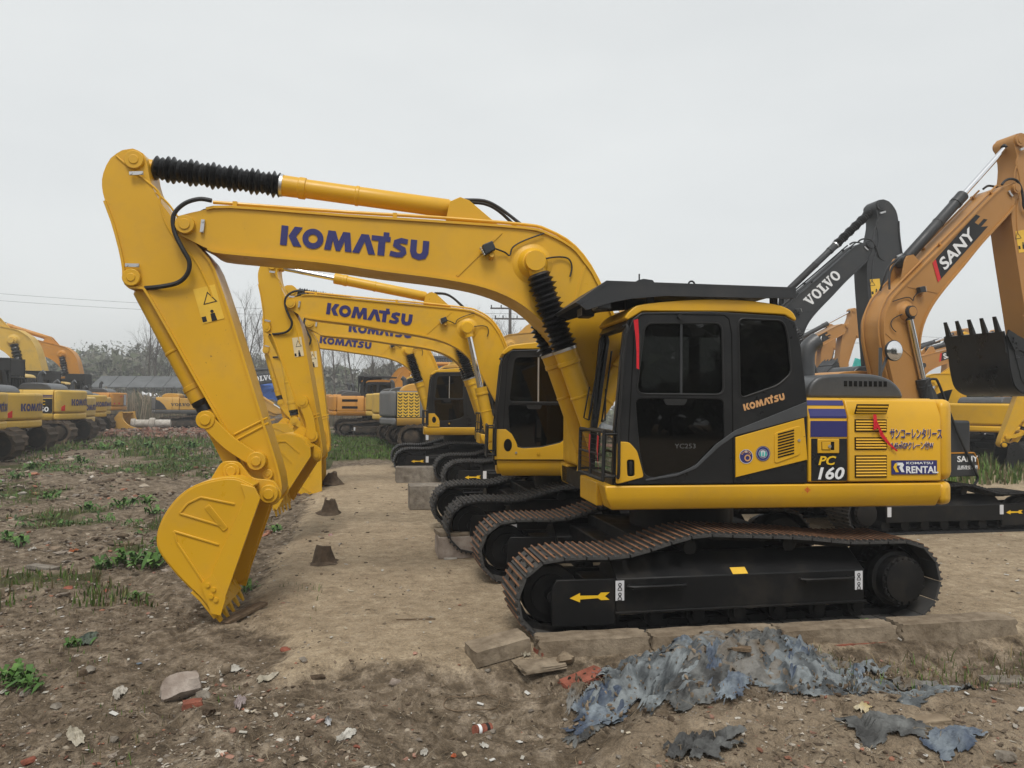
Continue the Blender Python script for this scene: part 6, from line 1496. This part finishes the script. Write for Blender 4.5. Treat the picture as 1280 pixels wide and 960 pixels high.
# ------------------------------------------------------------------ background
def far_at(u, Z, z=0):
    d = RG2 * ((u - 640) / 940) + FWD; p = CAM + d * Z; return Vector((p.x, p.y, z))
bk = Bulk()                                     # brick rubble bank
for i in range(2600):
    u, Z = rng.uniform(85, 275), rng.uniform(38, 47); p = far_at(u, Z); s = .05 + .13 * rng.random() ** 2; c = [(.22, .105, .075), (.25, .15, .11), (.18, .10, .07), (.27, .22, .18), (.14, .11, .08), (.17, .13, .095)][rng.integers(6)]
    bk.add(BOXV * np.array([s * 2, s, s]) @ rot3(*(rng.random(3) * 6)).T + (p.x, p.y, gz(p.x, p.y) + .12 * rng.random()), BOXF, np.array(c) * (.7 + .5 * rng.random()))
bk.make('brick_rubble', 'piece', label='bank of broken red brick rubble beyond the grass')
bk = Bulk(); n = 34000                          # reeds
u = rng.uniform(60, 660, n); Z = rng.uniform(56, 76, n); dv = np.array(FWD)[None] + np.array(RG2)[None] * ((u - 640) / 940)[:, None]; pp = np.array(CAM)[None] + dv * Z[:, None]
h = (.9 + 1.1 * rng.random(n)) * (.8 + .9 * (vnoise(pp[:, 0] / 2.5, pp[:, 1] / 2.5, 6) + .4)); a = rng.normal(size=n) * .35; w = .008 + .022 * rng.random(n); o_ = np.zeros(n)
def _v(x, z): return np.stack([pp[:, 0] + x, pp[:, 1] + 0 * x, z], -1)
vv = np.stack([_v(-w, o_), _v(w, o_), _v(a * .35 + w, h * .72), _v(a * .35 - w, h * .72), _v(a * .6 + w * 3, h * .88), _v(a, h)], 1)
cc = np.array([(.20, .16, .11), (.25, .205, .145), (.15, .125, .085), (.12, .12, .075)])[rng.integers(4, size=n)] * (.75 + .5 * rng.random((n, 1)))
bk.v.append(vv.reshape(-1, 3)); bk.c.append(np.repeat(np.concatenate([cc, np.ones((n, 1))], 1), 6, 0)); bk.f = [t for k in range(0, 6 * n, 6) for t in ((k, k + 1, k + 2, k + 3), (k + 3, k + 2, k + 4, k + 5))]; bk.n = 6 * n
bk.make('reeds', 'leaf', label='band of dry brown reeds behind the yard')
def crown(bk, p, rx, rz, n, cols, s0=.5):
    q = rng.normal(size=(n, 3)); q /= np.linalg.norm(q, axis=1, keepdims=True); q *= (.3 + .7 * rng.random((n, 1)) ** .5)
    lm = (1 + .3 * np.sin(q[:, 0] * 5 + p.x) * np.cos(q[:, 2] * 6 + p.y))[:, None]
    c = np.array([p.x, p.y, p.z]) + q * np.array([rx, rx, rz]) * lm
    t = c[:, None, :] + rng.normal(size=(n, 3, 3)) * (s0 * (.35 + .9 * rng.random((n, 1, 1))))
    k = bk.n; bk.v.append(t.reshape(-1, 3)); bk.f += [(k + 3 * i, k + 3 * i + 1, k + 3 * i + 2) for i in range(n)]; bk.n += 3 * n
    col = np.array(cols)[rng.integers(len(cols), size=n)] * (.7 + .6 * rng.random((n, 1))); bk.c.append(np.repeat(np.concatenate([col, np.ones((n, 1))], 1), 3, 0))
bk = Bulk(); WC = [(.14, .135, .105), (.12, .13, .085), (.155, .145, .115), (.11, .115, .08), (.13, .15, .085)]  # crown colours lightened to grey-green, part of the haze is painted in
for i in range(330):
    u = rng.uniform(-140, 780) if i < 250 else rng.uniform(780, 1480); Z = rng.uniform(100, 165) if i < 250 else rng.uniform(170, 230); h = (rng.uniform(6, 9.5) + 2.5 * math.exp(-((u - 190) / 150) ** 2)) * Z / 135 if u < 420 else rng.uniform(4, 7.5)
    p = far_at(u, Z, h * .5); crown(bk, p, h * .34, h * .46, 260, WC, .55); crown(bk, p, h * .42, h * .54, 1300, WC, .13)
for i in range(90):                             # unseen trees added behind the camera so cab glass reflects dark crowns
    a = rng.uniform(-1.5, 1.5); dd = rng.uniform(34, 50); h = rng.uniform(6.5, 9.5); p = Vector((CAM.x - math.sin(_y + a) * dd, CAM.y - math.cos(_y + a) * dd, h * .5)); crown(bk, p, h * .40, h * .5, 170, WC, .7)
bk.make('woodland', 'leaf', label='hazy belt of brown-green woodland on the horizon')
def bare_tree(seed, h=12):
    rs = random.Random(seed); tr = B(); tw = B()
    def grow(b, p, d, L, r, lev):
        n = 4 if lev == 0 else 3; pts = [p]
        for k in range(n):
            d = (d + Vector((rs.gauss(0, .10), rs.gauss(0, .10), rs.gauss(.02, .06)))).normalized(); pts.append(pts[-1] + d * (L / n))
        b.tube(pts, r, 6 if lev == 0 else 4, taper=.35 if lev < 2 else .2)
        if lev >= 3: return
        for k in range([15, 7, 4][lev]):
            t = rs.uniform(.28 if lev == 0 else .2, 1.0); i = min(int(t * n), n - 1); q = pts[i].lerp(pts[i + 1], t * n - i)
            az = rs.uniform(0, 6.283); sp = rs.uniform(.45, .8) if lev == 0 else rs.uniform(.4, .9); u_ = d.orthogonal().normalized(); u_.rotate(Matrix.Rotation(az, 3, d)); nd = (d * math.cos(sp) + u_ * math.sin(sp) + Vector((0, 0, .25))).normalized()
            grow(tw, q, nd, L * (.42 - .2 * t if lev == 0 else .45) * rs.uniform(.7, 1.2), r * ([.32, .5, .5][lev]) * (1.15 - .6 * t), lev + 1)
    grow(tr, Vector((0, 0, -.2)), Vector((rs.gauss(0, .03), rs.gauss(0, .03), 1)), h, h * .0095, 0)
    return tr.mesh('trunk', 60), tw.mesh('crown', 60)
plain('bark', (.075, .062, .052), .9, 0, .2, .3, 8, .3, 2)
BT = [bare_tree(s) for s in (1, 2, 3, 4, 5)]
spots = [(184, 88, 1.05, 0), (192, 90, 1.2, 1), (205, 96, 1.0, 2), (172, 97, .85, 3), (300, 92, 1.0, 4), (309, 95, 1.15, 1), (318, 90, 1.1, 0), (326, 97, 1.2, 2), (334, 94, .95, 3)] + \
        [(404 + i * 13.5 + (i * 7) % 5, 84 + (i * 5) % 11, .78 + .07 * ((i * 3) % 5), i % 5) for i in range(17)] + [(640, 86, .95, 1), (655, 92, .9, 2), (600, 90, .9, 3)]
for k, (u, Z, s, i) in enumerate(spots):
    zone = 'rising behind the long low shed' if u < 250 else 'behind the stored dark boom' if u < 350 else 'in the thin row behind the orange machines' if u < 598 else 'standing near the utility pole'
    p = far_at(u, Z); t = thing('bare_tree', 'slender leafless tree ' + zone, 'tree', (p.x, p.y, 0), k * 1.7, 'leafless trees ' + zone, s)
    obj('trunk', BT[i][0], 'bark', t); obj('crown', BT[i][1], 'bark', t)
# netting shed
p0, p1 = far_at(112, 84), far_at(318, 84); d = (p1 - p0); L = d.length; sh = thing('netting_shed', 'long low dark grey shed roof beyond the reeds', 'shed', p0, math.atan2(d.y, d.x))
plain('shed_grey', (.10, .105, .108), .8, 0, .2, .4, 3, .3, .7)
npan = 9
for k in range(npan):
    x0, x1 = L * k / npan + .03, L * (k + 1) / npan - .03; B().add([(x0, 0, 3.3), (x1, 0, 3.3), (x1, 2.4, 4.6), (x0, 2.4, 4.6), (x0, 0, 3.22), (x1, 0, 3.22), (x1, 2.4, 4.52), (x0, 2.4, 4.52)], [(0, 1, 2, 3), (7, 6, 5, 4), (0, 4, 5, 1), (2, 6, 7, 3), (1, 5, 6, 2), (0, 3, 7, 4)]).make('roof_panel', 'shed_grey', sh, smooth=0)
for k in range(npan + 1): B().cyl((L * k / npan, .02, 0), (L * k / npan, .02, 3.25), .07, 6).make('post', 'bark', sh); B().cyl((L * k / npan, 2.3, 0), (L * k / npan, 2.3, 4.5), .07, 6).make('post', 'bark', sh)
for k, (u, Z, z, w) in enumerate(((182, 70, 3.0, 2.6), (196, 72, 2.6, 1.4), (215, 70, 2.7, 1.6), (228, 72, 2.4, 1.2))):
    p = far_at(u, Z); v, f, h = crumple(w, 1.4, 400 + k, .8, 20, 3, False, 0, 0, 0, 0, .3); me = bpy.data.meshes.new('white_sheet'); me.from_pydata(v.tolist(), [], f); finish(me, 30); o = obj('white_sheet', me, 'white_print'); o.location = (p.x, p.y, z - .9); tag(o, 'crumpled white plastic sheet caught on top of the reeds', 'plastic', 'white sheets on the reeds')
# stored boom on a blue sheet
p0 = far_at(300, 62); b = B(); b.prism([(0, 3.1), (.3, 3.0), (4.2, 3.6), (4.6, 4.1), (4.4, 4.3), (.4, 4.05), (0, 3.7)], -.3, .3); st = thing('excavator_boom', 'dark grey excavator boom with white lettering stored over a blue sheet', 'boom', (p0.x, p0.y, 0), R(-11))
o = b.make('boom_box', 'charcoal', st, bevel=.05); put_flat('lettering', LOGO_V, 'white_print', o, .9, 3.40, -.305, ang=R(7), size=.42, sx=.9)
B().cyl((.2, 0, 4.35), (4.3, 0, 4.62), .13, 12).make('ram', 'charcoal', st)
for x in (.6, 3.9): B().box(x - .2, x + .2, -.3, .3, 0, 3.2).make('trestle', 'bark', st)
plain('blue_sheet', (.05, .15, .52), .6, 0, .3, .3, 2, .2, .6)
v, f, h = crumple(4.0, 2.2, 77, .5, 26, 2, False, 0, 0, 0, 0, .25); me = bpy.data.meshes.new('blue_sheet'); me.from_pydata(v.tolist(), [], f); finish(me, 30)
p = far_at(336, 62.5); o = obj('blue_sheet', me, 'blue_sheet'); o.location = (p.x, p.y + .5, 2.6); o.rotation_euler = (R(70), 0, R(-8)); tag(o, 'bright blue sheet hung under the stored dark boom', 'tarpaulin')
# scrap timber
rs = random.Random(3)
for k in range(16):
    p = far_at(rs.uniform(345, 372), rs.uniform(44, 50)); o = lump_obj('scrap_timber', rs.choice(['wood_old', 'wood_grey', 'earth_lump']), (rs.uniform(1.2, 2.8), .16, .10), (p.x, p.y, rs.uniform(.1, 1.0)), rs.uniform(-.5, .5), 3, k, .1, tilt=(0, rs.uniform(-.35, .35))); mk = o.data.materials[0].name; tag(o, {'wood_old': 'old brown', 'wood_grey': 'grey weathered', 'earth_lump': 'dark muddy'}[mk] + ' beam in the jumbled timber pile', 'timber', mk.replace('_', ' ') + ' beams of the scrap pile')
# slate container, yellow blade, culvert
p = far_at(531, 46); ct = thing('container', 'slate grey steel container with orange marks behind the chevron machine', 'container', (p.x, p.y, 0), R(-4))
plain('slate', (.075, .085, .10), .6, 0, .3, .2, 8, .15, 1)
b = B(); pr = []
for k in range(24): pr += [(k * .15, 0), (k * .15 + .05, -.04), (k * .15 + .10, -.04), (k * .15 + .14, 0)]
b.prism(pr + [(3.6, 2.4), (0, 2.4)], .1, 4.6, 'z'); body = b.make('container_body', 'slate', ct, smooth=0)
for k in range(10): B().box(1.2 + .38 * (k % 5), 1.48 + .38 * (k % 5), -.046, -.041, 3.3 - .55 * (k // 5), 3.6 - .55 * (k // 5)).make('orange_mark', 'orange', body)
b = B(); b.box(-.03, 3.63, -.06, 2.43, 4.6, 4.72); b.box(-.03, 3.63, -.06, 2.43, 0, .12); b.make('container_rail', 'slate', ct)
p = far_at(140, 45); bl = thing('dozer_blade', 'yellow curved blade lying at the end of the tail row', 'blade', (p.x, p.y, 0), R(-10))
b = B(); b.prism(sp2([(0, 0), (.1, .7), (.5, 1.2)], 4) + sp2([(.6, 1.2), (.7, .7), (1.2, .3), (2.4, .12), (2.4, 0)], 4), 0, .12); b.prism(sp2([(0, 0), (.1, .7), (.5, 1.2)], 4) + sp2([(.6, 1.2), (.7, .7), (1.2, .3), (2.4, .12), (2.4, 0)], 4), 1.6, 1.72); b.make('cheek', 'volvo_yellow', bl)
B().strip(sp2([(0, .02), (.1, .7), (.5, 1.15)], 4), .12, 1.6, .06).make('mould_plate', 'volvo_yellow', bl)
p = far_at(165, 46); o = B().lathe((0, 0, .5), (2.2, .2, .5), [(0, .22), (0, .30), (.1, .32), (.12, .25), (.45, .25), (.47, .36), (.6, .36), (.62, .25), (1, .25), (1, .18)], 16).make('concrete_pipe', 'dusty_plastic', None); o.location = (p.x, p.y, -.05); tag(o, 'pale concrete pipe lying beside the yellow blade', 'pipe')
# utility pole and wires
p = far_at(637, 72); pole = thing('utility_pole', 'dark utility pole with three crossarms behind the booms', 'pole', (p.x, p.y, 0), R(-10))
B().cyl((0, 0, 0), (0, 0, 12.2), .2, 10, .13).make('shaft', 'bark', pole)
for z, w in ((11.8, 1.1), (10.9, 1.9), (9.9, 1.5)):
    a = B().box(-w, w, -.08, .08, z - .07, z + .07).make('crossarm', 'bark', pole)
    for x in (-w + .1, -w * .45, w * .45, w - .1): B().cyl((x, 0, z + .07), (x, 0, z + .32), .06, 6).make('insulator', 'charcoal', a)
def wire(label, u0, v0, Z0, u1, v1, Z1, sag=.6):
    def pp(u, v, Z): return CAM + (RG2 * ((u - 640) / 940) - UP2 * ((v - 480) / 940) + FWD) * Z
    a, b_ = pp(u0, v0, Z0), pp(u1, v1, Z1); P = [a.lerp(b_, t / 16) - Vector((0, 0, sag * 4 * (t / 16) * (1 - t / 16))) for t in range(17)]
    o = B().tube(P, .016, 4).make('overhead_wire', 'charcoal', None); tag(o, label, 'wire', 'overhead wires')
wire('upper overhead wire crossing the sky above the woodland', -60, 362, 80, 640, 392, 72); wire('lower overhead wire crossing the sky above the woodland', -60, 371, 80, 640, 398, 72)
wire('upper overhead wire above the crowded yard', 640, 380, 72, 1340, 428, 95); wire('lower overhead wire above the crowded yard', 640, 392, 72, 1340, 442, 95)
wire('thin overhead wire just above the machines in the crowded yard', 640, 398, 72, 1340, 436, 95)
# teal panel in the yard
p = far_at(1032, 30); o = B().prism([(0, 0), (2.6, 0), (1.9, 3.6), (1.2, 3.8)], 0, .08).make('teal_panel', 'teal', None, bevel=.02); o.location = (p.x, p.y, 1.9 - 1.9); o.rotation_euler = (0, 0, R(-11)); tag(o, 'teal pointed panel standing behind a tan boom', 'panel')
# ------------------------------------------------------------------ hazy air
b = B().box(-260, 330, -40, 330, -1.5, 17)
hz = b.make('haze', None, None, smooth=0)
m = bpy.data.materials.new('haze_air'); m.use_nodes = True
nt = m.node_tree; nt.nodes.clear()
ho = nt.nodes.new('ShaderNodeOutputMaterial'); pv = nt.nodes.new('ShaderNodeVolumePrincipled')
pv.inputs['Color'].default_value = (.90, .91, .92, 1); pv.inputs['Density'].default_value = .0021; pv.inputs['Anisotropy'].default_value = .2
nt.links.new(pv.outputs[0], ho.inputs['Volume'])
hz.data.materials.append(m)
setting(hz, 'stuff', 'thin pale haze filling the air over the yard')
